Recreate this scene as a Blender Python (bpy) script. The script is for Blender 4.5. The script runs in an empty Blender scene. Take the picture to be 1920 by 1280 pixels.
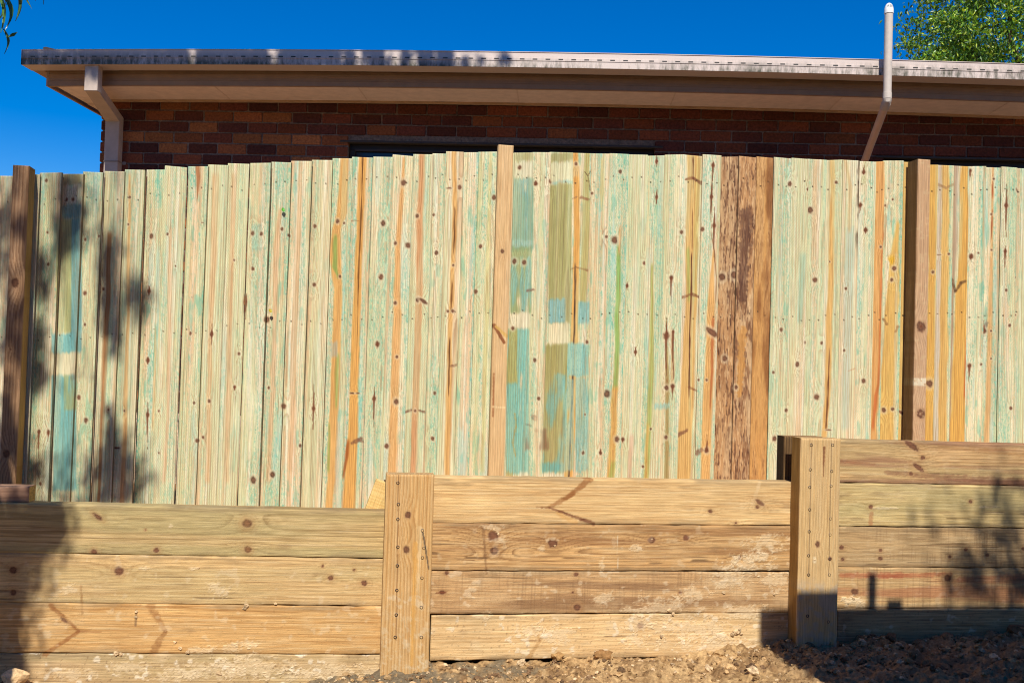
import bpy, math, random
import numpy as np
from mathutils import Matrix, Vector

scene = bpy.context.scene
COL = scene.collection
R = math.radians

# ------------------------------------------------------------------ camera
FPX = 1867.0                     # focal length in photo pixels (1920 wide)
CAMZ = 1.28
PITCH, ROLL = 0.0268, 0.030
cd = bpy.data.cameras.new('camera')
cam = bpy.data.objects.new('camera', cd); COL.objects.link(cam)
cd.sensor_width = 36.0; cd.lens = 36.0 * FPX / 1920.0
cd.clip_start = 0.05; cd.clip_end = 2000
CM = Matrix.Translation((0, 0, CAMZ)) @ Matrix.Rotation(R(90) + PITCH, 4, 'X') @ Matrix.Rotation(ROLL, 4, 'Z')
cam.matrix_world = CM
scene.camera = cam

# ------------------------------------------------------------------ sky + sun
SUN_EL, SUN_AZ = R(46), R(4)
SUN = Vector((math.sin(SUN_AZ) * math.cos(SUN_EL), -math.cos(SUN_AZ) * math.cos(SUN_EL), math.sin(SUN_EL)))
w = bpy.data.worlds.new('World'); scene.world = w; w.use_nodes = True
nt = w.node_tree; nt.nodes.clear()
sky = nt.nodes.new('ShaderNodeTexSky'); sky.sky_type = 'NISHITA'; sky.sun_disc = False
sky.sun_elevation = SUN_EL; sky.sun_rotation = math.pi - SUN_AZ
sky.altitude = 600; sky.air_density = 1.0; sky.dust_density = 0.0; sky.ozone_density = 4.5
hs = nt.nodes.new('ShaderNodeHueSaturation'); hs.inputs['Saturation'].default_value = 1.5; hs.inputs['Value'].default_value = 1.1; hs.inputs['Hue'].default_value = 0.512
bg = nt.nodes.new('ShaderNodeBackground'); bg.inputs['Strength'].default_value = 0.10
wo = nt.nodes.new('ShaderNodeOutputWorld')
nt.links.new(sky.outputs[0], hs.inputs['Color']); nt.links.new(hs.outputs[0], bg.inputs[0]); nt.links.new(bg.outputs[0], wo.inputs[0])
sd = bpy.data.lights.new('sun', 'SUN'); sd.energy = 5.0; sd.angle = R(0.53); sd.color = (1.0, 0.955, 0.88)
so = bpy.data.objects.new('sun', sd); COL.objects.link(so)
so.rotation_euler = SUN.to_track_quat('Z', 'Y').to_euler(); so.location = SUN * 30

scene.view_settings.view_transform = 'Standard'; scene.view_settings.look = 'None'
scene.view_settings.exposure = 0.17; scene.view_settings.gamma = 1.0
scene.render.engine = 'CYCLES'
scene.cycles.pixel_filter_type = 'BLACKMAN_HARRIS'; scene.cycles.filter_width = 1.1

# ------------------------------------------------------------------ pixel <-> place
CR = np.array(CM.to_3x3()); CO = np.array(CM.translation)
def ray(px, py):
    return CR @ np.array([(px - 960) / FPX, -(py - 640) / FPX, -1.0])
def P(px, py, D0, t=0.0):
    """the point of the vertical plane Y = D0 + t*X seen at photo pixel px, py"""
    d = ray(px, py)
    k = (D0 - CO[1] + t * CO[0]) / (d[1] - t * d[0])
    return CO + k * d
def PZ(px, py, z):
    d = ray(px, py); k = (z - CO[2]) / d[2]
    return CO + k * d
def proj(W):
    q = (np.asarray(W) - CO) @ CR
    return 960 + FPX * q[..., 0] / -q[..., 2], 640 - FPX * q[..., 1] / -q[..., 2]

WALL_D, WALL_T = 4.32, 0.165
FEN_D, FEN_T = 5.10, 0.19
HOU_D, HOU_T = 7.80, -0.05
def dirs(t):
    n = math.hypot(1, t)
    return np.array([1 / n, t / n, 0]), np.array([t / n, -1 / n, 0])     # along (to the right), outward (to the camera)
WA, WN = dirs(WALL_T); FA, FN = dirs(FEN_T); HA, HN = dirs(HOU_T)
WK = math.hypot(1, WALL_T); FK = math.hypot(1, FEN_T)

# ------------------------------------------------------------------ noise (numpy)
def _h(ix, iy, s):
    n = (ix.astype(np.int64) * 374761393 + iy.astype(np.int64) * 668265263 + int(s) * 974711) & 0xffffffff
    n = ((n ^ (n >> 13)) * 1274126177) & 0xffffffff
    n = n ^ (n >> 16)
    return (n & 0xffff) / 65535.0
def vn(x, y, s=0):
    x, y = np.broadcast_arrays(np.asarray(x, float), np.asarray(y, float))
    ix, iy = np.floor(x), np.floor(y); fx, fy = x - ix, y - iy
    fx = fx * fx * (3 - 2 * fx); fy = fy * fy * (3 - 2 * fy)
    a = _h(ix, iy, s); b = _h(ix + 1, iy, s); c = _h(ix, iy + 1, s); d = _h(ix + 1, iy + 1, s)
    return (a * (1 - fx) + b * fx) * (1 - fy) + (c * (1 - fx) + d * fx) * fy
def fbm(x, y, s=0, o=3):
    r, a, tot = 0, 1.0, 0
    for i in range(o):
        r = r + a * vn(x * 2 ** i + 17.3 * i, y * 2 ** i + 5.1 * i, s + i * 31); tot += a; a *= 0.5
    return r / tot
def ss(a, b, x):
    t = np.clip((x - a) / (b - a), 0, 1); return t * t * (3 - 2 * t)
def mixc(c, col, m):
    return c + (np.asarray(col, float) / 255.0 - c) * np.asarray(m)[..., None]
def lin(c):
    c = np.clip(c, 0, 1); return np.where(c <= 0.04045, c / 12.92, ((c + 0.055) / 1.055) ** 2.4)
def L3(r, g, b):
    return tuple(float(x) for x in lin(np.array([r, g, b]) / 255.0))

# ------------------------------------------------------------------ objects
def tag(o, label=None, cat=None, group=None, kind=None):
    if label: o['label'] = label
    if cat: o['category'] = cat
    if group: o['group'] = group
    if kind: o['kind'] = kind
    return o
def root(name, M, label, cat, group=None):
    o = bpy.data.objects.new(name, None); o.empty_display_size = 0.2; COL.objects.link(o)
    o.matrix_world = M
    return tag(o, label, cat, group)
def frame(o, u, v, n):
    M = Matrix.Identity(4)
    for i in range(3):
        M[i][0] = u[i]; M[i][1] = v[i]; M[i][2] = n[i]; M[i][3] = o[i]
    return M
WORLD = {}
def link(name, me, M=None, parent=None):
    o = bpy.data.objects.new(name, me); COL.objects.link(o)
    M = M or Matrix.Identity(4)
    if parent is not None:
        o.parent = parent
        o.matrix_basis = WORLD.get(parent.name, parent.matrix_basis).inverted() @ M
    else:
        o.matrix_basis = M
    WORLD[o.name] = M.copy()
    return o
def mesh(name, verts, faces, mats, col=None, smooth=False, midx=None, attr=None):
    """faces: list of lists, or (n,4) array"""
    me = bpy.data.meshes.new(name)
    verts = np.asarray(verts, np.float32)
    if isinstance(faces, np.ndarray):
        k = faces.shape[1]; flat = faces.ravel(); starts = np.arange(0, len(flat), k); tot = np.full(len(faces), k)
    else:
        flat = np.array([i for f in faces for i in f]); tot = np.array([len(f) for f in faces])
        starts = np.concatenate([[0], np.cumsum(tot)[:-1]])
    me.vertices.add(len(verts)); me.vertices.foreach_set('co', verts.ravel())
    me.loops.add(len(flat)); me.loops.foreach_set('vertex_index', flat.astype(np.int32))
    me.polygons.add(len(tot)); me.polygons.foreach_set('loop_start', starts.astype(np.int32))
    me.polygons.foreach_set('loop_total', tot.astype(np.int32))
    for m in (mats if isinstance(mats, (list, tuple)) else [mats]): me.materials.append(m)
    if midx is not None: me.polygons.foreach_set('material_index', np.asarray(midx, np.int32))
    me.polygons.foreach_set('use_smooth', np.full(len(tot), bool(smooth)))
    me.update(calc_edges=True)
    if col is not None:
        a = me.color_attributes.new('col', 'FLOAT_COLOR', 'POINT')
        c = np.ones((len(verts), 4), np.float32); c[:, :3] = col
        a.data.foreach_set('color', c.ravel())
    me.validate()
    return me

class MB:
    """collects boxes, tubes and prisms into one mesh"""
    def __init__(s): s.v, s.f, s.c, s.m = [], [], [], []
    def add(s, vs, fs, col=(1, 1, 1), mi=0):
        b = len(s.v); s.v += [tuple(map(float, p)) for p in vs]; s.c += [col] * len(vs)
        s.f += [[b + i for i in f] for f in fs]; s.m += [mi] * len(fs); return s
    def box(s, x0, x1, y0, y1, z0, z1, col=(1, 1, 1), mi=0, bev=0.0):
        if bev <= 0:
            vs = [(x, y, z) for x in (x0, x1) for y in (y0, y1) for z in (z0, z1)]
            return s.add(vs, [[0, 1, 3, 2], [4, 6, 7, 5], [0, 4, 5, 1], [2, 3, 7, 6], [0, 2, 6, 4], [1, 5, 7, 3]], col, mi)
        b = bev
        vs = []
        for sx in (0, 1):
            for sy in (0, 1):
                for sz in (0, 1):
                    X = (x0, x1)[sx]; Y = (y0, y1)[sy]; Z = (z0, z1)[sz]
                    ix = X + (b if sx == 0 else -b); iy = Y + (b if sy == 0 else -b); iz = Z + (b if sz == 0 else -b)
                    vs += [(X, iy, iz), (ix, Y, iz), (ix, iy, Z)]
        def I(sx, sy, sz, k): return (sx * 4 + sy * 2 + sz) * 3 + k
        F = []
        for a in (0, 1):
            q = [I(a, 0, 0, 0), I(a, 0, 1, 0), I(a, 1, 1, 0), I(a, 1, 0, 0)]; F.append(q if a == 0 else q[::-1])
            q = [I(0, a, 0, 1), I(1, a, 0, 1), I(1, a, 1, 1), I(0, a, 1, 1)]; F.append(q if a == 0 else q[::-1])
            q = [I(0, 0, a, 2), I(0, 1, a, 2), I(1, 1, a, 2), I(1, 0, a, 2)]; F.append(q if a == 0 else q[::-1])
        for p in (0, 1):
            for q in (0, 1):
                F.append([I(p, q, 0, 0), I(p, q, 1, 0), I(p, q, 1, 1), I(p, q, 0, 1)])
                F.append([I(p, 0, q, 0), I(p, 1, q, 0), I(p, 1, q, 2), I(p, 0, q, 2)])
                F.append([I(0, p, q, 1), I(1, p, q, 1), I(1, p, q, 2), I(0, p, q, 2)])
                for r in (0, 1): F.append([I(p, q, r, 0), I(p, q, r, 1), I(p, q, r, 2)])
        return s.add(vs, F, col, mi)
    def tube(s, pts, rads, n=16, col=(1, 1, 1), mi=0, cap=True):
        pts = [np.array(p, float) for p in pts]
        if not hasattr(rads, '__len__'): rads = [rads] * len(pts)
        rings = []; up = None
        for i, p in enumerate(pts):
            d = pts[min(i + 1, len(pts) - 1)] - pts[max(i - 1, 0)]; d = d / (np.linalg.norm(d) + 1e-9)
            if up is None: up = np.array([1.0, 0, 0]) if abs(d[0]) < 0.9 else np.array([0, 1.0, 0])
            a = np.cross(d, up); a /= np.linalg.norm(a); b = np.cross(d, a); up = -np.cross(d, a) if False else np.cross(a, d)
            rings.append([p + rads[i] * (math.cos(2 * math.pi * k / n) * a + math.sin(2 * math.pi * k / n) * b) for k in range(n)])
        vs = [q for r in rings for q in r]; F = []
        for i in range(len(pts) - 1):
            for k in range(n):
                k2 = (k + 1) % n; F.append([i * n + k, i * n + k2, (i + 1) * n + k2, (i + 1) * n + k])
        if cap: F.append(list(range(n))[::-1]); F.append([(len(pts) - 1) * n + k for k in range(n)])
        return s.add(vs, F, col, mi)
    def prism(s, prof, axis0, axis1, fn, col=(1, 1, 1), mi=0):
        """profile [(a,b)] swept between axis0 and axis1; fn(t,a,b)->point"""
        n = len(prof); ts = axis0 if hasattr(axis0, '__len__') else [axis0, axis1]
        vs = [fn(t, a, b) for t in ts for a, b in prof]; F = []
        for i in range(len(ts) - 1):
            for k in range(n):
                k2 = (k + 1) % n; F.append([i * n + k, i * n + k2, (i + 1) * n + k2, (i + 1) * n + k])
        F.append(list(range(n))[::-1]); F.append([(len(ts) - 1) * n + k for k in range(n)])
        return s.add(vs, F, col, mi)
    def build(s, name, mats, M=None, parent=None, smooth=False, angle=None):
        me = mesh(name, s.v, s.f, mats, lin_id(s.c), smooth, s.m)
        return link(name, me, M, parent)
def lin_id(c): return np.array(c, np.float32)

# ------------------------------------------------------------------ materials
def mat(name):
    m = bpy.data.materials.new(name); m.use_nodes = True
    t = m.node_tree; b = t.nodes['Principled BSDF']
    return m, t, b
def node(t, kind, **kw):
    n = t.nodes.new(kind)
    for k, v in kw.items():
        if k in n.inputs: n.inputs[k].default_value = v
        else: setattr(n, k, v)
    return n
def wood_mat(name, fine=0.22, bump=0.35, rough=0.78):
    m, t, b = mat(name)
    tc = node(t, 'ShaderNodeTexCoord'); oi = node(t, 'ShaderNodeObjectInfo')
    mp = node(t, 'ShaderNodeMapping'); mp.inputs['Scale'].default_value = (9, 330, 200)
    ad = node(t, 'ShaderNodeVectorMath', operation='MULTIPLY_ADD')
    ad.inputs[1].default_value = (1, 1, 1)
    cb = node(t, 'ShaderNodeCombineXYZ'); mu = node(t, 'ShaderNodeMath', operation='MULTIPLY'); mu.inputs[1].default_value = 37.0
    t.links.new(oi.outputs['Random'], mu.inputs[0]); t.links.new(mu.outputs[0], cb.inputs[0]); t.links.new(mu.outputs[0], cb.inputs[1])
    t.links.new(tc.outputs['Object'], ad.inputs[0]); t.links.new(cb.outputs[0], ad.inputs[2])
    t.links.new(ad.outputs[0], mp.inputs['Vector'])
    nz = node(t, 'ShaderNodeTexNoise', Scale=1.0, Detail=4.0, Roughness=0.65); t.links.new(mp.outputs[0], nz.inputs['Vector'])
    n2 = node(t, 'ShaderNodeTexNoise', Scale=420.0, Detail=3.0); t.links.new(ad.outputs[0], n2.inputs['Vector'])
    at = node(t, 'ShaderNodeAttribute', attribute_name='col')
    mr = node(t, 'ShaderNodeMapRange'); mr.inputs['From Min'].default_value = 0.3; mr.inputs['From Max'].default_value = 0.7
    mr.inputs['To Min'].default_value = 1 - fine; mr.inputs['To Max'].default_value = 1 + fine * 0.55
    t.links.new(nz.outputs['Fac'], mr.inputs['Value'])
    mx = node(t, 'ShaderNodeMix', data_type='RGBA', blend_type='MULTIPLY'); mx.inputs['Factor'].default_value = 1.0
    t.links.new(at.outputs['Color'], mx.inputs['A']); t.links.new(mr.outputs[0], mx.inputs['B'])
    t.links.new(mx.outputs['Result'], b.inputs['Base Color'])
    b.inputs['Roughness'].default_value = rough; b.inputs['Specular IOR Level'].default_value = 0.2
    a2 = node(t, 'ShaderNodeMath', operation='ADD'); t.links.new(nz.outputs['Fac'], a2.inputs[0]); t.links.new(n2.outputs['Fac'], a2.inputs[1])
    bp = node(t, 'ShaderNodeBump', Strength=bump, Distance=0.0025); t.links.new(a2.outputs[0], bp.inputs['Height'])
    t.links.new(bp.outputs[0], b.inputs['Normal'])
    return m
def attr_mat(name, rough=0.6, nscale=40, namp=0.2, bump=0.2, bd=0.003, spec=0.3, metal=0.0):
    m, t, b = mat(name)
    tc = node(t, 'ShaderNodeTexCoord')
    nz = node(t, 'ShaderNodeTexNoise', Scale=nscale, Detail=5.0, Roughness=0.6); t.links.new(tc.outputs['Object'], nz.inputs['Vector'])
    at = node(t, 'ShaderNodeAttribute', attribute_name='col')
    mr = node(t, 'ShaderNodeMapRange'); mr.inputs['From Min'].default_value = 0.3; mr.inputs['From Max'].default_value = 0.7
    mr.inputs['To Min'].default_value = 1 - namp; mr.inputs['To Max'].default_value = 1 + namp
    t.links.new(nz.outputs['Fac'], mr.inputs['Value'])
    mx = node(t, 'ShaderNodeMix', data_type='RGBA', blend_type='MULTIPLY'); mx.inputs['Factor'].default_value = 1.0
    t.links.new(at.outputs['Color'], mx.inputs['A']); t.links.new(mr.outputs[0], mx.inputs['B'])
    t.links.new(mx.outputs['Result'], b.inputs['Base Color'])
    b.inputs['Roughness'].default_value = rough; b.inputs['Specular IOR Level'].default_value = spec; b.inputs['Metallic'].default_value = metal
    if bump:
        bp = node(t, 'ShaderNodeBump', Strength=bump, Distance=bd); t.links.new(nz.outputs['Fac'], bp.inputs['Height'])
        t.links.new(bp.outputs[0], b.inputs['Normal'])
    return m
def leaf_mat(name, rough=0.35, trans=0.3):
    m, t, b = mat(name)
    at = node(t, 'ShaderNodeAttribute', attribute_name='col')
    t.links.new(at.outputs['Color'], b.inputs['Base Color']); b.inputs['Roughness'].default_value = rough
    b.inputs['Specular IOR Level'].default_value = 0.5
    tr = node(t, 'ShaderNodeBsdfTranslucent'); ms = node(t, 'ShaderNodeMixShader'); ms.inputs[0].default_value = trans
    hsv = node(t, 'ShaderNodeHueSaturation', Value=1.3, Saturation=1.15); t.links.new(at.outputs['Color'], hsv.inputs['Color'])
    t.links.new(hsv.outputs[0], tr.inputs['Color'])
    out = t.nodes['Material Output']
    t.links.new(b.outputs[0], ms.inputs[1]); t.links.new(tr.outputs[0], ms.inputs[2]); t.links.new(ms.outputs[0], out.inputs['Surface'])
    return m
M_PAL = wood_mat('treated_pine_paling', 0.30, 0.6)
M_SLP = wood_mat('treated_pine_sleeper', 0.34, 0.8)
M_STEEL = attr_mat('zinc_screw', 0.35, 200, 0.15, 0, metal=0.8)
M_PAINT = attr_mat('weathered_paint', 0.55, 14, 0.10, 0.06, spec=0.35)
M_PVC = attr_mat('pvc_plastic', 0.4, 25, 0.06, 0.03, spec=0.4)
M_BRICK = attr_mat('brick_and_mortar', 0.85, 60, 0.42, 0.7, 0.006, spec=0.15)
M_DARK = attr_mat('dark_void', 0.8, 10, 0.1, 0)
M_SOIL = attr_mat('clay_soil', 0.95, 90, 0.30, 0.9, 0.006, spec=0.1)
M_BARK = attr_mat('bark', 0.9, 18, 0.35, 0.8, 0.02, spec=0.1)
M_LEAF = leaf_mat('leaf')
M_METAL = attr_mat('roof_sheet', 0.5, 6, 0.1, 0.05)
m_, t_, b_ = mat('window_glass'); b_.inputs['Base Color'].default_value = (0.02, 0.025, 0.03, 1); b_.inputs['Roughness'].default_value = 0.08
M_GLASS = m_

# ================================================================== timber
def wood_rings(U, V, W, seed, period, vc, d0, knots=()):
    d = d0 + 0.010 * (fbm(U * 0.9, V * 2, seed, 2) - 0.5) * 2 + 0.012 * U * (0.6 if seed % 2 else -0.5)
    r = np.sqrt((V - vc) ** 2 + np.maximum(d, 0.002) ** 2) + 0.0022 * (fbm(U * 5, V * 22, seed + 7, 2) - 0.5)
    for a in knots: r = r + a
    f = np.mod(r / period, 1.0)
    return ss(0.25, 0.92, f) * (1 - ss(0.93, 1.0, f))

def knot_apply(c, H, px, py, k, col=(92, 56, 40), hal=(238, 226, 188), vertical=True):
    x, y, r = k[0], k[1], k[2] * (.62 + .30 * vn(np.array([k[0] * .71]), np.array([k[1] * .43]), 5)[0] if k[2] < 6 else .84)
    kind = k[3] if len(k) > 3 else ''
    rx, ry = (r, r * 1.25) if vertical else (r * 1.1, r)
    if kind.startswith('h'): rx, ry = r * 2.0, r * 0.65
    dx, dy = px - x, py - y
    if 'd' in kind: dx, dy = dx * 0.8 + dy * 0.6, -dx * 0.6 + dy * 0.8; rx, ry = r * 1.9, r * 0.7
    e = np.sqrt((dx / rx) ** 2 + (dy / ry) ** 2) + (vn(px * 0.35, py * 0.35, int(x)) - 0.5) * 0.35
    c = mixc(c, hal, (0.45 if vertical else .3) * (1 - ss(1.2, 2.6, e)))
    if not vertical: c = mixc(c, (140, 98, 58), (.30 * np.exp(-((e - 1.8) / .25) ** 2) + .18 * np.exp(-((e - 2.6) / .25) ** 2)) * fbm(px * .15, py * .3, int(x) + 2, 2) * 1.4)
    tone = vn(np.array([x * .37]), np.array([y * .53]), 8)[0]
    col = np.array(col, float) * (.85 + .4 * tone) + np.array([10, 12, 8]) * tone
    c = mixc(c, col * .45 + np.array((190, 150, 104)) * .55, 0.5 * np.exp(-np.maximum(e - .9, 0) ** 2 / .35))
    c = mixc(c, col, (0.68 + .25 * tone) * (1 - ss(0.6, 1.2, e)))
    c = mixc(c, (150, 100, 66), .5 * (1 - ss(.2, .6, np.abs(e - .25) * 1.6)) * (1 - tone))
    c = mixc(c, (62, 34, 24), 0.65 * np.exp(-((e - 0.85) / 0.22) ** 2) * vn(px * .5, py * .5, 3 + int(x)))
    H -= 0.0006 * (1 - ss(0.9, 1.3, e))
    if 's' in kind:
        up = k[4] if len(k) > 4 else 30; dn = k[5] if len(k) > 5 else 30
        a, b = (dy, dx) if vertical else (dx, dy)
        Ls = np.where(a < 0, up, dn) + 1e-6
        tt = np.abs(a) / Ls
        m = (1 - ss(0.8, 1.6, np.abs(b + np.sin(a * 0.05) * 0.8) / np.maximum(1.9 * (1 - tt), 0.35))) * (tt < 1)
        c = mixc(c, (112, 62, 38), 0.85 * m)
    return c
def seg_mask(px, py, x0, y0, x1, y1, w0, w1, rough=0.3, seed=0):
    vx, vy = x1 - x0, y1 - y0; l2 = vx * vx + vy * vy
    t = np.clip(((px - x0) * vx + (py - y0) * vy) / l2, 0, 1)
    d = np.hypot(px - x0 - t * vx, py - y0 - t * vy)
    w = w0 + (w1 - w0) * t
    return 1 - ss(0.6, 1.2, d / np.maximum(w, 0.5) + rough * (vn(px * .25, py * .25, seed) - .5))

def board(name, parent, M, L, W, T, colfn, mat_, du=0.0045, dv=0.0036, rnd=0.0025, edge=0.0008, seed=0, endcol=(220, 195, 150), slant=0.0, sidecol=None):
    """one timber as one closed mesh: local X along the grain, Y across, Z out of the face"""
    nu = max(3, int(L / du) + 1); nv = max(4, int(W / dv) + 1)
    u = np.linspace(0, L, nu); v = np.linspace(0, W, nv)
    U, V = np.meshgrid(u, v, indexing='ij')
    UU = U + slant * (V / W - 0.5) * (U / L)
    VV = V + edge * ((fbm(U * 14, V * 0, seed + 91, 2) - 0.5) * 2) * np.where(V < W / 2, 1, 1) * ((V <= 0) | (V >= W)) \
        + 0.0015 * (fbm(U * 1.3, V * 0, seed + 5, 2) - 0.5)
    Mn = np.array(M)
    Wd = UU[..., None] * Mn[:3, 0] + VV[..., None] * Mn[:3, 1] + Mn[:3, 3]
    px, py = proj(Wd)
    c, H = colfn(U, V, px, py)
    de = np.minimum(np.minimum(V, W - V), np.minimum(U, L - U))
    H = H - rnd * (1 - ss(0, rnd * 2.2, de)) ** 2
    H = H + 0.002 * (fbm(U * 1.1, V * 6, seed + 44, 2) - 0.5)
    front = np.stack([UU, VV, H], -1).reshape(-1, 3)
    idx = np.arange(nu * nv).reshape(nu, nv)
    F = np.stack([idx[:-1, :-1], idx[1:, :-1], idx[1:, 1:], idx[:-1, 1:]], -1).reshape(-1, 4)
    per = np.concatenate([idx[:, 0], idx[-1, 1:], idx[-2::-1, -1], idx[0, -2:0:-1]])
    n0 = nu * nv; k = len(per)
    C = lin(c).reshape(-1, 3)
    pv = front[per].copy(); rings = [pv]; cols = []
    cc = c.reshape(-1, 3)[per]
    pu, pw = pv[:, 0], pv[:, 1]
    isend = (pu < 1e-6) | (pu > L - 0.02 - abs(slant)) & (np.minimum(pw, W - pw) > 0.002)
    allv = [front]; allc = [C]; Fs = [F]
    steps = 6
    prev = per
    for s_ in range(0, steps + 1):
        q = pv.copy(); q[:, 2] = pv[:, 2] * (1 - min(1, s_)) - T * (s_ / steps) if s_ else pv[:, 2]
        cs = cc * (0.93 + 0.1 * vn(pu * 9, np.full(k, s_ * 3.1), seed + 3))[:, None]
        if sidecol is not None and s_: cs = mixc(cs, sidecol, np.full(k, 0.8) * (0.7 + .3 * vn(pu * 4, np.full(k, s_ * 9.), seed)))
        cs = np.where(isend[:, None], np.asarray(endcol) / 255. * (0.85 + .25 * vn(pw * 260, np.full(k, s_ * 2.), seed))[:, None], cs)
        cur = np.arange(k) + n0 + s_ * k
        allv.append(q); allc.append(lin(cs))
        nx = np.roll(np.arange(k), -1)
        if s_ == 0: Fs.append(np.stack([prev[nx], prev, cur, cur[nx]], -1)[:0])
        else: Fs.append(np.stack([prev[nx], prev, cur, cur[nx]], -1))
        prev = cur
    last = prev
    nb = n0 + (steps + 1) * k                      # plain back face
    allv.append(np.array([[0, 0, -T], [L, 0, -T], [L, W, -T], [0, W, -T]])); allc.append(np.tile(lin(np.asarray(endcol) / 255.), (4, 1)))
    Fs.append(np.array([[nb + 3, nb + 2, nb + 1, nb]]))
    me = mesh(name, np.concatenate(allv), np.concatenate(Fs), mat_, np.concatenate(allc))
    ob = link(name, me, M, parent)
    return ob

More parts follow.
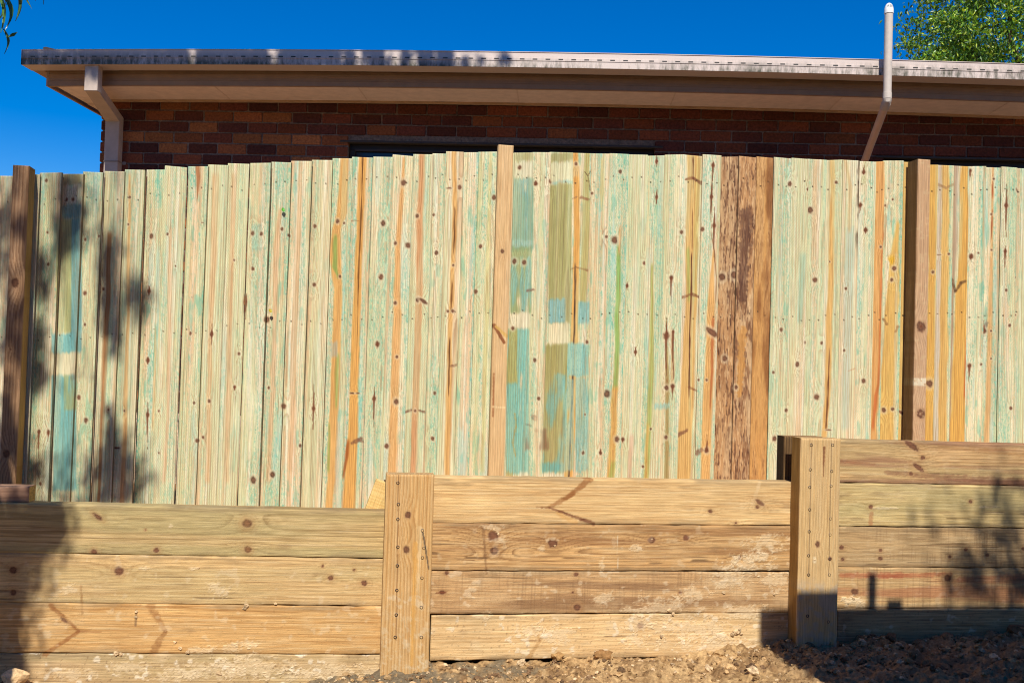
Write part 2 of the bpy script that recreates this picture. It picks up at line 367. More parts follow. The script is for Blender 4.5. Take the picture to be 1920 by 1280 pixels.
# ================================================================== paling fence
# stripes: polyline (x, y, width) in photo pixels on the fence plane, colour, strength
OR, OR2, TAN, GRN = (226, 168, 88), (219, 150, 70), (216, 168, 122), (140, 176, 92)
STR = [
 ([(645,298,15),(640,400,20),(630,430,17),(627,480,24),(633,540,17),(632,600,17),(628,700,18),(624,800,16),(616,960,14)], (224,172,100), .95),
 ([(627,445,8),(626,500,10),(632,515,4)], (128,166,84), .8),
 ([(632,668,6),(630,700,8),(631,760,4)], (128,166,84), .6), ([(617,800,4),(615,880,5)], (128,166,84), .6),
 ([(680,294,14),(678,340,15),(676,420,13),(671,520,14),(667,620,16),(664,740,16),(660,830,20),(654,960,24)], OR, .95),
 ([(680,296,3),(679,345,2),(678,395,3),(675,460,2.6),(672,520,3),(671,560,2),(670,620,1.5)], (92,52,22), .9),
 ([(652,830,5),(650,850,7),(645,890,4)], (150,72,26), .8),
 ([(757,300,5),(755,345,7),(750,420,9),(746,460,10),(745,590,15),(741,700,16),(735,895,16)], (229,172,104), .85),
 ([(792,290,11),(789,380,12),(787,420,13),(786,560,12),(784,600,13),(780,740,13),(774,895,12)], (213,158,110), .95),
 ([(852,284,9),(853,400,9),(848,520,9),(844,640,9),(842,740,11),(838,895,10)], (222,170,98), .85),
 ([(853,395,2),(852,450,3),(851,470,1.5)], (92,52,22), .9), ([(848,530,2),(847,560,3),(846,580,2)], (92,52,22), .8),
 ([(843,640,2.5),(842,690,3),(841,735,2)], (84,44,20), .9),
 ([(872,600,5),(868,680,6),(864,800,5)], (224,190,150), .6),
 ([(920,290,6),(915,500,8),(905,880,8)], (212,206,140), .6), ([(900,300,8),(895,600,10),(890,880,8)], (200,206,148), .5),
 ([(1080,285,12),(1083,400,11),(1080,520,12),(1077,640,14),(1073,760,17),(1067,900,15)], OR, .95),
 ([(1102,285,10),(1100,400,14),(1096,520,14),(1093,570,12)], (184,176,110), .9),
 ([(1092,700,8),(1088,800,10)], (196,160,92), .7),
 ([(1079,500,2),(1078,600,2.6),(1075,700,2.6),(1071,800,2.6),(1067,900,2.6)], (58,40,34), .92),
 ([(1129,300,4),(1129,360,7),(1128,385,2)], (214,182,110), .7),
 ([(1161,465,7),(1158,560,9),(1157,640,9),(1154,725,9)], (140,182,96), .9),
 ([(1162,430,5),(1161,470,5)], (220,176,120), .8),
 ([(1153,730,12),(1150,800,12),(1146,900,14)], (222,170,88), .85), ([(1150,870,8),(1146,900,10)], (150,176,90), .7),
 ([(1185,820,8),(1182,900,8)], (220,180,150), .7),
 ([(1224,500,4),(1223,600,6),(1222,690,9),(1219,780,9),(1213,900,10)], (168,178,96), .85),
 ([(1216,800,5),(1212,900,6)], (222,176,96), .7),
 ([(1251,600,2),(1251,640,4),(1253,720,8),(1252,790,7),(1251,900,8)], (160,140,84), .85),
 ([(1260,620,2),(1262,680,7),(1261,720,7)], (206,170,120), .7),
 ([(1299,290,22),(1299,340,18),(1297,420,21),(1296,560,21),(1293,620,22),(1287,760,26),(1280,905,26)], (224,182,110), .95),
 ([(1290,470,6),(1291,560,6)], (150,178,92), .6), ([(1310,300,8),(1306,450,9),(1303,560,8)], (206,188,112), .7),
 ([(1300,300,2.5),(1300,345,2.2)], (96,52,30), .9), ([(1299,400,1.5),(1298,460,2)], (96,52,30), .8),
 ([(1297,480,2),(1296,552,3),(1293,640,3),(1292,740,2.5)], (84,42,28), .92),
 ([(1338,470,3),(1335,520,8),(1333,570,15),(1332,640,15),(1326,760,18),(1322,905,18)], (229,176,104), .92),
 ([(1334,440,2),(1339,470,2.5),(1343,520,2.2),(1342,560,2)], (140,92,56), .8),
 ([(1338,600,5),(1336,650,5),(1331,760,3)], (176,92,52), .75),
 ([(1563,300,8),(1561,480,9),(1557,600,11),(1553,740,10),(1547,820,9)], (226,178,104), .9),
 ([(1557,660,2),(1554,740,2.6),(1551,800,2)], (96,52,30), .85),
 ([(1651,300,16),(1648,460,17),(1644,600,18),(1635,835,19)], (228,168,98), .92),
 ([(1657,440,2.5),(1654,470,2),(1648,720,4),(1644,740,6),(1638,800,5)], (192,92,44), .7),
 ([(1684,420,5),(1678,480,14),(1675,560,22),(1668,700,24),(1662,835,30)], (226,182,98), .92),
 ([(1682,480,5),(1681,620,5),(1677,835,6)], (214,202,158), .7), ([(1674,485,12),(1675,492,6)], (222,170,40), .8),
 ([(1699,300,18),(1695,600,20),(1690,835,20)], (224,182,100), .85),
 ([(1753,300,18),(1750,600,18),(1742,835,18)], (226,176,88), .95),
 ([(1766,310,8),(1763,560,9),(1758,835,10)], (206,190,166), .9),
 ([(1776,310,12),(1773,560,14),(1768,835,14)], (226,182,104), .95),
 ([(1795,310,12),(1791,470,10),(1788,600,7),(1782,835,8)], (184,164,138), .95),
 ([(1810,310,12),(1808,500,18),(1803,600,22),(1796,835,26)], (226,172,84), .95),
 ([(1812,640,2),(1809,740,3)], (192,92,44), .7),
 ([(1864,312,4),(1861,480,5),(1858,620,9),(1852,840,9)], (226,178,118), .9),
 ([(1864,330,1.4),(1861,440,1.2)], (150,60,30), .9),
 ([(203,440,10),(201,560,10),(195,660,11),(188,800,7),(182,940,6)], (172,120,76), .85),
 ([(241,330,5),(238,590,7),(235,700,8),(232,820,10),(226,945,9)], (226,176,112), .8),
 ([(290,620,3),(290,700,5),(286,800,5)], (228,182,122), .6),
 ([(320,430,5),(318,500,8),(316,760,6),(308,900,8)], (228,190,150), .7),
 ([(403,330,14),(399,480,13),(393,640,9),(388,900,9)], (222,184,136), .75),
 ([(437,330,8),(433,520,10),(430,700,11),(426,900,8)], (222,186,138), .65),
 ([(523,395,6),(517,460,13),(513,600,9),(510,730,11),(502,900,10)], (222,180,136), .75),
 ([(563,305,9),(560,400,11),(556,520,11),(551,640,13),(544,880,9)], (222,184,140), .7),
 ([(368,280,10),(370,330,9),(367,375,2)], (164,104,62), .85),
 ([(1505,480,12),(1500,600,10)], (140,190,168), .5),
 ([(1595,430,14),(1592,500,18),(1590,600,16),(1585,800,14)], (166,198,184), .45),
 ([(1585,300,6),(1594,350,8),(1592,430,6)], (214,180,120), .5),
 ([(1625,302,7),(1622,340,9)], (190,200,150), .5),
]
LINES = [  # x0,y0,x1,y1,w0,w1,colour,strength
 (1283,337,1299,333,2,3.5,(124,72,44),.85),(1300,334,1318,345,3,3.5,(96,50,34),.9),
 (1279,558,1297,551,3,3,(124,72,44),.85),(1297,551,1312,557,3,3,(110,62,40),.85),
 (1292,725,1307,733,2.5,2.5,(120,68,40),.85),(1097,322,1103,330,1,1,(80,55,35),.9),(1103,330,1108,320,1,1,(80,55,35),.9),(1103,330,1107,358,1,1,(80,55,35),.8),
 (660,830,677,823,4,4,(110,70,52),.9),(672,824,681,828,3,3,(120,80,60),.8),
 (759,773,770,769,2.6,2.6,(110,70,50),.9),(785,769,796,772,2.2,2.2,(110,70,50),.9),(845,687,861,682,2.4,2.4,(120,80,56),.85),
 (657,414,672,414,2,1.4,(140,96,62),.8),(1072,372,1082,368,1.6,1.6,(150,110,70),.8),(1090,369,1104,374,3,3,(130,78,52),.85),
 (1070,505,1080,500,1.6,1.6,(140,100,60),.8),(1080,500,1103,507,1.6,2.6,(130,88,56),.8),
 (1450,545,1440,560,1,1,(110,60,30),.3),(1760,343,1776,352,2.5,2.5,(150,110,70),.8),(1776,352,1788,346,2.5,2.5,(150,110,70),.8),
 (1789,523,1794,546,2,2.4,(90,62,38),.85),(1795,545,1803,530,2,3,(84,58,36),.85),(1803,530,1810,527,3,3,(84,58,36),.85),
 (1853,605,1843,650,2.5,1.2,(120,110,90),.8),(1848,618,1853,600,4,1,(150,130,110),.7),
 (1660,598,1666,607,2,2.6,(120,80,46),.8),(1684,612,1680,622,2.4,2,(150,100,60),.8),(1580,300,1577,330,.5,.5,(120,90,60),.5),
 (989,545,1000,542,3,3,(120,70,55),.8),(1271,815,1287,807,4,4,(116,74,52),.9),(1306,850,1315,842,4.5,4.5,(120,76,56),.9),
 (1604,690,1590,696,1.2,1.2,(190,110,70),.6),(985,795,996,798,2,2,(90,60,50),.4),(1000,782,1003,784,5,5,(130,80,60),.5),
 (966,775,968,800,1.6,1.6,(176,140,70),.8),(968,800,962,830,1.6,2,(176,140,70),.8),(962,830,967,855,1.6,1.6,(176,140,70),.8)]
KN = [(83,337,3),(86,435,2.6),(88,495,2.8),(122,373,3.2),(135,373,3.4),(157,448,3),(185,443,2.2),(157,549,4),(191,541,3.2),(241,369,2.5),(238,420,2),
 (281,442,4.8),(277,545,4.6,'s',14,12),(314,439,2.2),(329,499,1.8),(358,557,1.5),(379,417,2,'h'),(439,488,2.5),(472,436,4.2),(472,503,3.7),(459,565,1.6,'s',20,34),
 (489,438,3.2),(528,429,3),(541,441,3.2),(589,423,4.2),(588,533,4.2),(632,414,4.4),(645,418,2.2),(637,518,2.6),(718,418,5),(714,519,5),(757,343,5),(741,456,4),
 (765,460,5),(741,568,4),(782,404,3.6),(813,403,3),(818,474,4),(783,562,4.2),(794,565,5,'d'),(842,352,3,'h'),(862,351,3.6),(850,497,2.5),(901,461,4),(926,370,4),(892,546,4.4),
 (840,583,3),(849,583,3),(975,313,4),(1005,343,4.6,'s',6,4),(1032,340,4),(1081,306,3),(1163,322,3.6),(1152,450,6),(1137,444,3),(1111,361,3),(1177,535,3,'s',8,8),(1208,493,3),
 (1232,302,3,'s',14,10),(1232,369,3,'s',16,18),(1260,520,4,'s',2,50),(1278,435,4),(1334,369,3.6,'s',50,60),(1339,423,4.6,'s',36,60),(1337,310,4,'s',10,30),(1355,519,6),(1377,515,6),
 (1317,430,4),(965,489,5),(983,492,5),(1481,345,4.6),(1515,355,3),(1522,393,5),(1530,524,4.6),(1569,341,3),(1558,490,1.6),(1586,541,3),(1622,322,4,'s',14,6),(1616,383,4,'s',4,16),
 (1625,431,4.2,'s',8,8),(1652,463,2.5),(1676,373,2),(1663,384,2.6),(1678,503,4.4),(1674,524,3),(1750,510,3),(1764,477,2.4,'h'),(1780,476,2.4),(1824,480,4,'s',6,10),(1836,474,2),
 (1887,385,4,'s',40,60),(1885,471,4,'s',10,40),(1887,544,2.6),(1909,356,4),(1861,401,2),(1861,468,2),(1865,335,2),(1823,318,3,'s',2,20),
 (157,608,2.6),(145,745,4),(160,788,5.2),(202,768,2.6),(231,770,2.2),(216,840,3.4,'h'),(275,675,4.6,'s',10,12),(275,778,4.8,'s',24,64),(298,770,2.2),(298,849,2),
 (355,625,3),(396,626,4,'s',20,20),(363,755,3),(391,752,3),(369,826,4),(379,820,3),(448,663,3),(440,725,3,'s',4,10),(474,900,6),(70,809,4.4,'s',2,50),(90,810,5,'s',2,18),(74,907,4),
 (499,599,5),(502,727,2.6),(531,762,4.6),(510,890,5.6),(587,766,3.8,'s',46,40),(563,835,3),(707,645,5,'s',6,8),(701,747,4.8,'s',22,62),(744,669,3),(743,753,5),(725,836,5),
 (660,737,2.6,'h'),(671,737,2.6,'h'),(778,770,2.6),(815,737,3.6),(811,822,4),(962,615,4),(1003,675,3.6),(1010,747,3.6),(1101,641,3.2),(1138,738,6),(1157,823,5),(1169,824,4,'s',2,8),
 (1192,660,3.6,'s',14,10),(1251,629,6,'s',36,100),(1263,622,3,'s',6,110),(1251,727,5),(1262,724,4,'s',2,26),(1250,820,4),(1221,804,2),(1207,875,3),(1094,849,4),(1126,849,3.6,'s',10,5),
 (1325,844,5,'s',30,4),(1335,623,8,'d'),(1360,672,5),(1380,726,4),(1098,777,2.4),(1325,712,2.5),(1310,712,2),(1465,618,3.6),(1495,683,3.8),(1511,642,4),(1541,643,3),(1532,744,5.6),(1450,698,2.4),
 (1583,657,2.6),(1621,714,4),(1474,769,3),(1452,822,4.6),(1660,769,4),(1675,767,3),(1691,774,4,'d'),(1744,719,6),(1848,620,4.4,'s',20,4),(1821,685,4,'s',2,30),(1840,683,2.2),(1893,610,3),(1860,672,2.2),
 (1555,806,3,'h'),(1895,765,3),(1860,620,2),(1905,520,2),(1908,590,2)]
# painted / stain blocks: x0,x1,y0,y1,colour,strength,patchiness
TEAL, OLV, CRM = (128, 186, 172), (163, 156, 96), (234, 222, 186)
BLK = [(110,152,322,346,(150,138,92),.7,.2),(110,152,346,382,CRM,.5,.2),(108,152,382,410,(116,166,160),.8,.3),(130,150,410,660,(112,170,170),.9,.35),(105,132,410,625,(186,184,118),.8,.4),
 (96,140,625,663,(120,186,182),.95,.1),(96,140,663,703,(236,224,182),.95,.0),(96,140,703,920,(112,180,176),.9,.5),(118,140,703,770,(182,174,104),.7,.6),
 (960,1000,285,302,(172,160,100),.9,.1),(960,1000,302,334,CRM,.9,.05),(960,1000,334,470,(112,170,166),.9,.55),(960,1000,334,470,(150,168,116),.5,.7),(958,998,448,462,(170,200,180),.7,.2),
 (958,996,462,588,(140,160,104),.8,.55),(958,996,480,588,(128,186,180),.7,.85),(956,994,586,616,CRM,.95,.0),(950,992,616,890,(122,188,170),.92,.45),(950,970,616,720,(190,166,84),.8,.6),
 (950,962,884,915,(196,172,100),.8,.3),(975,992,884,915,CRM,.9,.1),
 (1030,1075,284,304,(166,158,100),.9,.1),(1030,1075,304,339,(228,222,178),.92,.1),(1030,1075,339,344,(120,190,186),.7,.5),(1030,1072,344,606,(164,158,96),.92,.15),(1030,1060,560,606,(134,186,186),.9,.6),
 (1030,1068,606,645,(238,222,178),.95,.0),(1020,1066,645,886,(160,150,86),.95,.2),(1018,1066,700,886,(122,182,172),.8,.85),(1018,1066,868,888,(112,178,166),.9,.4),(1010,1064,888,915,CRM,.9,.1),
 (1068,1085,300,330,(222,206,160),.6,.3),(1085,1106,565,608,(132,188,184),.9,.2),(1062,1104,643,708,(122,190,180),.93,.1),(1080,1104,708,884,(134,188,176),.85,.45),(1056,1076,708,884,(136,190,176),.75,.6),
 (1228,1256,756,768,(140,206,200),.6,.3),(1130,1170,560,590,(230,220,190),.1,.2),(128,180,685,712,(120,108,92),.55,.75),(620,632,640,668,(168,176,164),.7,.4),(470,490,420,470,(128,190,172),.4,.7),
 (985,1030,805,845,(132,82,62),.7,.75),(1640,1665,340,347,(235,225,200),0,.2)]
TOPS = [(-146 - 40 * k, -106 - 40 * k, 336 + 2 * k) for k in range(14, 0, -1)] + [(-146,-106,336),(-106,-66,334),(-66,-24,331),(-24,26,328),(26,72,325),(72,113,322),(113,153,324),(153,192,321),(192,232,319),(232,271,317),(271,310,316),(310,350,312),(350,389,310),(389,428,308),(428,467,306),(467,507,304),
 (507,545,302),(545,584,300.5),(584,623,298),(623,661,295.5),(661,699,294),(699,737,292.5),(737,775,290.5),(775,812.5,288),(812.5,837,286),(837,869,283),(869,897,284),(897,934.5,283),
 (934.5,964,285),(964,999,285),(999,1032,284.5),(1032,1074,284),(1074,1109,285),(1109,1144,286.5),(1144,1179,287.5),(1179,1214,288.5),(1214,1249,290),(1249,1284,288.5),(1284,1318,290.5),(1318,1352,290),
 (1352,1385.5,292),(1385.5,1419,293.5),(1419,1451.5,294),(1451.5,1485,295.5),(1485,1517,296.5),(1517,1549.5,297.5),(1549.5,1581,298),(1581,1611,300),(1611,1643,301),(1643,1659,302),(1659,1692,300),(1692,1721,303),
 (1721,1759,307),(1759,1788,308.5),(1788,1818,309.5),(1818,1848,310.5),(1848,1878,312),(1878,1907,313),(1907,1940,314),(1940,1969,315),(1969,1998,316),(1998,2027,317),(2027,2056,318)] + [(2056 + 28 * k, 2084 + 28 * k, 319 + k) for k in range(14)]
NT = np.array([(-150,380),(30,377),(72,375),(150,372),(250,369),(340,362),(420,352),(500,348),(620,342),(740,338),(860,335),(960,330),(1100,338),(1300,338),(1450,343),(1560,350),(1650,352),(1750,356),(2000,360)])
NM = np.array([(-150,645),(66,637),(150,632),(250,626),(350,618),(450,614),(550,606),(640,595),(760,593),(900,590),(1000,590),(1400,590),(1530,597),(1620,598),(1700,588),(2000,590)])

def paling_fn(i, xc, W, seed):
    rs = random.Random(seed)
    brown = 1352 <= xc <= 1452
    vc = W * rs.uniform(-1.0, 2.0); d0 = rs.uniform(0.004, 0.03); per = rs.uniform(0.0065, 0.012)
    green = 0.5 + rs.uniform(-.14, .16) + (0.10 if xc < 620 or xc > 1440 else 0) + (0.06 if 1110 < xc < 1250 else 0)
    warm = rs.uniform(0, 1); stipp = rs.uniform(0.15, 1.0)
    nails = rs.uniform(0.2, 0.3), rs.uniform(0.7, 0.8); rs0 = rs.random(); hd = rs.choice((-.86, .86))
    def fn(U, V, px, py):
        x0, x1, y0, y1 = px.min() - 8, px.max() + 8, py.min() - 8, py.max() + 8
        H = np.zeros_like(U)
        kn = [k for k in KN if x0 + 4 < k[0] < x1 - 4 and y0 < k[1] < y1]
        mine = []
        # a knot belongs to the board whose face it lies on
        for k in kn:
            row = np.argmin(np.abs(py[:, 0] - k[1])); a, b = sorted((px[row, 0], px[row, -1]))
            if a - 3 < k[0] < b + 3: mine.append(k)
        arcs = []
        for k in mine:
            r = k[2] * 0.0028
            arcs.append(r * 1.5 * np.exp(-((px - k[0]) / (k[2] * 2.0)) ** 2 - ((py - k[1]) / (k[2] * 4.5)) ** 2))
        g = wood_rings(U, V, W, seed, per, vc, d0, arcs)
        g2 = fbm(U * 2.5, V * 420, seed + 4, 2)
        low = fbm(U * 1.1, V * 26, seed + 1, 3)
        lo2 = fbm(U * 3.2, V * 14, seed + 2, 3)
        c = np.ones(U.shape + (3,)) * (np.array((232, 218, 174)) / 255.)
        c = mixc(c, (206, 207, 158), ss(.32, .66, low + (green - .5)) * 0.9)
        c = mixc(c, (222, 205, 150), ss(.5, .7, lo2) * .35 * warm)
        c = mixc(c, (226, 182, 138), ss(.55, .70, fbm(U * .8, V * 46, seed + 9, 2)) * .6)
        c = mixc(c, (240, 230, 204), ss(.60, .76, fbm(U * 1.0, V * 60, seed + 12, 2)) * .45)
        c = mixc(c, (190, 146, 104), g ** 1.6 * (.42 + .25 * warm))
        c = mixc(c, (150, 118, 84), ss(.72, .9, g) * ss(.4, .7, fbm(U * 1.5, V * 50, seed + 3, 2)) * .4)
        c = mixc(c, (160, 132, 96), ss(.58, .8, g2) * .34)
        c = mixc(c, (246, 240, 216), ss(.60, .8, fbm(U * 3, V * 500, seed + 14, 2)) * .35)
        if rs0 > .45: c = c * (1 + .045 * np.sin((U * .5 + V * hd) * 2 * math.pi / .0085) * ss(.4, .6, fbm(U * 2, V * 12, seed + 6, 2)))[..., None]
        # copper-green stipple and streaks
        band = ss(.44, .64, fbm(U * 1.6, V * 34, seed + 21, 3))
        dots = ss(.58, .70, fbm(U * 70, V * 330, seed + 23, 2))
        c = mixc(c, (112, 180, 148), band * dots * stipp * .9); c = mixc(c, (96, 150, 120), band * ss(.66, .74, fbm(U * 130, V * 380, seed + 26, 2)) * stipp * .5)
        c = mixc(c, (156, 198, 168), band * stipp * .28)
        c = mixc(c, (128, 176, 140), ss(.62, .74, fbm(U * 90, V * 360, seed + 24, 2)) * .35 * stipp)
        blot = ss(.66, .78, fbm(U * 8, V * 48, seed + 27, 3))
        c = mixc(c, (104, 176, 146), blot * stipp * .5)
        c = mixc(c, (160, 204, 194), ss(.64, .80, fbm(U * 2.2, V * 40, seed + 29, 2)) * .42 * (stipp))
        if brown:
            n1 = fbm(U * 7, V * 40, seed + 31, 4); n2 = fbm(U * 22, V * 260, seed + 33, 3)
            c = np.ones_like(c) * (np.array((194, 156, 112)) / 255.)
            c = mixc(c, (186, 134, 84), ss(.4, .65, fbm(U * 2, V * 18, seed + 35, 3)) * .7)
            deep = {0: .6, 1: 1.05, 2: .5}[0 if xc < 1385 else 1 if xc < 1419 else 2]
            c = mixc(c, (134, 92, 60), ss(.45, .68, n1) * .8 * deep)
            c = mixc(c, (84, 52, 38), ss(.54, .70, n2) * .8 * ss(.3, .55, n1 + .1)); c = mixc(c, (226, 190, 140), ss(.55, .72, fbm(U * 26, V * 300, seed + 37, 3)) * .6)
            if xc > 1419: c = mixc(c, (206, 150, 82), .5 + .3 * ss(.4, .6, low)); c = mixc(c, (118, 70, 36), ss(.5, .7, fbm(U * 3, V * 14, seed + 39, 4)) * .65)
            if 1385 < xc < 1419:
                core = seg_mask(px, py, 1398, 400, 1392, 560, 12, 8, .8, 5); c = mixc(c, (98, 66, 50), core * .7 * (.5 + n2))
                core = seg_mask(px, py, 1393, 620, 1386, 740, 9, 5, .8, 6); c = mixc(c, (196, 140, 74), core * .8)
            H = H + (n2 - .5) * 0.004 + (n1 - .5) * .003; ed = (1 - ss(.0005, .004, np.minimum(V, W - V))); c = mixc(c, (70, 46, 32), ed * .6)
        for pts, col, st in STR:
            ys = np.array([p[1] for p in pts]); xs = [p[0] for p in pts]; ws = [p[2] for p in pts]
            if max(xs) + 20 < x0 or min(xs) - 20 > x1: continue
            xm = np.interp(py, ys, xs) + (fbm(py * .02, py * 0, int(xs[0]), 2) - .5) * (3 if ws[0] > 4 else 1)
            wd = np.interp(py, ys, ws)
            soft = np.minimum(2.2, .3 + .25 * wd)
            m = 1 - ss(wd / 2 - soft, wd / 2 + soft * .8, np.abs(px - xm) + 1.5 * (fbm(py * .05, px * .2, 7, 2) - .5))
            m = m * ss(ys[0] - 12, ys[0] + 2, py) * (1 - ss(ys[-1] - 2, ys[-1] + 12, py))
            # only where the stripe's axis lies on this board
            cen = np.interp(py[:, 0], ys, xs); lo = np.minimum(px[:, 0], px[:, -1]); hi = np.maximum(px[:, 0], px[:, -1])
            frac = np.mean(((cen > lo - 2) & (cen < hi + 2))[(py[:, 0] > ys[0]) & (py[:, 0] < ys[-1])]) if np.any((py[:, 0] > ys[0]) & (py[:, 0] < ys[-1])) else 0
            if frac < .55: continue
            cs = mixc(np.ones_like(c) * (np.array(col) / 255.), (150, 92, 40), g * .30 + .22 * ss(.5, .7, g2) if wd.max() > 4 else g * 0)
            c = c + (cs - c) * (m * st)[..., None]
            if wd.max() > 4: c = mixc(c, (196, 206, 160), m * ss(.62, .75, low) * .3)
        for (bx0, bx1, by0, by1, col, st, pat) in BLK:
            if bx1 < x0 + 6 or bx0 > x1 - 6: continue
            if not (x0 < (bx0 + bx1) / 2 < x1): continue
            lo, hi = np.minimum(px[:, :1], px[:, -1:]), np.maximum(px[:, :1], px[:, -1:])
            wob = 10 * (fbm(U * 20, V * 90, int(bx0), 3) - .5) + (px - bx0) * .03
            m = ss(bx0 - 2, bx0 + 1, px) * (1 - ss(bx1 - 1, bx1 + 2, px)) * ss(by0 - 3, by0 + 5, py + wob) * (1 - ss(by1 - 5, by1 + 3, py + wob))
            m = m * (.70 + .42 * fbm(U * 5, V * 70, int(bx0) + 3, 3)) * np.where(py < 800, 1, .95)
            if pat > 0: m = m * ss(pat * .75 - .12, pat * .75 + .10, fbm(U * 6, V * 36, int(bx0 + by0), 4) + .12)
            cs = mixc(np.ones_like(c) * (np.array(col) / 255.), (120, 104, 66), g * .3 + .25 * ss(.55, .75, g2)); cs = mixc(cs, (206, 208, 170), .4 * ss(.5, .75, low))
            cs = mixc(cs, (90, 150, 150), dots * .35 * (col[2] > col[0]))
            c = c + (cs - c) * (m * st)[..., None]
        for l in LINES:
            if max(l[0], l[2]) < x0 or min(l[0], l[2]) > x1: continue
            mxp = (l[0] + l[2]) / 2; row = np.argmin(np.abs(py[:, 0] - (l[1] + l[3]) / 2))
            a, b = sorted((px[row, 0], px[row, -1]))
            if not a - 2 < mxp < b + 2: continue
            c = mixc(c, l[6], seg_mask(px, py, *l[:6], .7, int(l[0])) * l[7] * (.35 + .65 * fbm(px * .25, py * .25, 6, 2)))
        for k in mine: c = knot_apply(c, H, px, py, k)
        # nails, two a row
        for tab in (NT, NM):
            yy = np.interp(xc, tab[:, 0], tab[:, 1])
            for f in nails:
                row = np.argmin(np.abs(py[:, 0] - yy - rs.uniform(-8, 8)))
                xx = px[row, 0] + (px[row, -1] - px[row, 0]) * f; y2 = py[row, 0]
                e = np.hypot(px - xx, py - y2); m = 1 - ss(.8, 1.8, e)
                c = mixc(c, (62, 52, 38), m * rs.uniform(.45, .9)); H -= .002 * m
        # dark worn edge between boards
        if 1581 <= xc <= 1611:
            m = (1 - ss(.04, .16, V / W + .22 * (fbm(U * 14, V * 60, 5, 3) - .5))) * (1 - ss(420, 520, py)); c = mixc(c, (84, 66, 50), m * .75 * (.5 + fbm(U * 30, V * 90, 8, 2)))
        return c, H
    return fn

mid = P(960, 700, FEN_D, FEN_T)
FROOT = Matrix.Translation((mid[0], mid[1], 0.45))
fence = root('paling_fence', FROOT, 'new treated pine paling fence in pale green and orange boards behind the retaining wall', 'fence')
WORLD[fence.name] = FROOT
def fence_pt(px, py, off=0.0):
    return P(px, py, FEN_D - off * FK, FEN_T)
Zup = np.array([0, 0, 1.0])
HEI = {1352: 'rough brown paling with dark fibrous grain', 1385.5: 'roughest dark brown paling with bark like core', 1419: 'orange brown paling with dark streaks',
       964: 'paling with blotchy teal paint beside the middle post', 1032: 'olive paling with a pale square and teal patches', 113: 'shaded paling with large teal paint patches', 1581: 'paling with a dark bark edge'}
for i, (xa, xb, yt) in enumerate(TOPS):
    ovl = .012 if xb < 160 else -.0012 if 1340 < xa < 1452 else .0035
    rs = random.Random(500 + i)
    a = fence_pt(xa, yt + 0.3); b = fence_pt(xb, yt + 1)
    W = float(np.dot(b - a, FA)) + ovl
    n_off = (.0034 if i % 2 else -.0034) + rs.uniform(-0.0015, 0.0015) + (0.012 if (999 == xa or xa == 1659) else 0) + (-.012 if xa in (1692, 812.5) else 0)
    org = a + FA * (W - ovl / 2) + FN * n_off
    top = (a[2] + b[2]) / 2; zb = 0.40
    org = np.array([org[0], org[1], zb])
    tw = rs.uniform(-.02, .02); tw = tw * (.3 if xb < 160 else 1); va = -FA * math.cos(tw) + FN * math.sin(tw); na = np.cross(Zup, va); 
    lean = rs.uniform(-.0004, .0004)
    Mx = frame(org, Zup + FA * lean, va, na)
    o = board('paling', fence, Mx, top - zb, W, 0.016, paling_fn(i, (xa + xb) / 2, W, 900 + (i - 14) * 13), M_PAL, seed=i + 3, rnd=0.0019, slant=rs.uniform(-.004, .004), endcol=(214, 176, 130), sidecol=(120, 104, 72))
    if xa in HEI: o['label'] = HEI[xa]

def post_fn(seed, base, dark, strength, knots=(), lines=(), extra=None, per=.012):
    def fn(U, V, px, py):
        H = np.zeros_like(U); W = V.max()
        arcs = [k[2] * .004 * np.exp(-((px - k[0]) / (k[2] * 2.2)) ** 2 - ((py - k[1]) / (k[2] * 4)) ** 2) for k in knots]
        g = wood_rings(U, V, W, seed, per, W * random.Random(seed).uniform(-.3, 1.3), .012, arcs)
        c = np.ones(U.shape + (3,)) * (np.array(base) / 255.)
        c = mixc(c, np.array(base) * .86 + 30, ss(.4, .65, fbm(U * 2, V * 20, seed + 2, 3)) * .5)
        c = mixc(c, dark, g * strength)
        c = mixc(c, dark, ss(.55, .75, fbm(U * 6, V * 120, seed + 5, 3)) * strength * .5)
        for l in lines: c = mixc(c, l[6], seg_mask(px, py, *l[:6], .4, int(l[0])) * l[7])
        for k in knots: c = knot_apply(c, H, px, py, k, hal=np.array(base) * 1.05)
        if extra: c = extra(c, U, V, px, py, g)
        return c, H
    return fn
def fence_post(xa, xb, yt, dep, fn, seed, label, sidecol=None):
    a = P(xa, yt, FEN_D - dep * FK, FEN_T); b = P(xb, yt, FEN_D - dep * FK, FEN_T)
    W = float(np.dot(b - a, FA)); zb = 0.2
    org = np.array([b[0], b[1], zb])
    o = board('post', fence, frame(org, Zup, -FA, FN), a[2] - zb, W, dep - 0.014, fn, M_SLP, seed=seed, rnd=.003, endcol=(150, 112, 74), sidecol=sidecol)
    o['label'] = label
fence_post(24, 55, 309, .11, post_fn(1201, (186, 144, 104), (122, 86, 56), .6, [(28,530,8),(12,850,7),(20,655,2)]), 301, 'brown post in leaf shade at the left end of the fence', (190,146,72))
fence_post(935, 963, 271, .05, post_fn(1202, (224, 186, 132), (186, 136, 86), .4, [(942,471,4)], [(927,610,945,642,4,3,(140,84,48),.9),(930,612,950,630,3,3,(214,170,90),.8),(926,700,924,780,1.5,1.5,(150,90,50),.8),(924,762,948,764,2,2,(236,204,150),.8)]), 302, 'tall tan post standing above the palings')
def rpx(c, U, V, px, py, g):
    c = mixc(c, (226, 212, 178), ss(707, 710, py) * (1 - ss(721, 725, py)) * ss(.3, .4, vn(px * .4, py * .3, 4) + .12) * .9)
    c = mixc(c, (206, 176, 132), ss(.6, .72, fbm(U * 60, V * 60, 77, 3)) * .5)
    return c
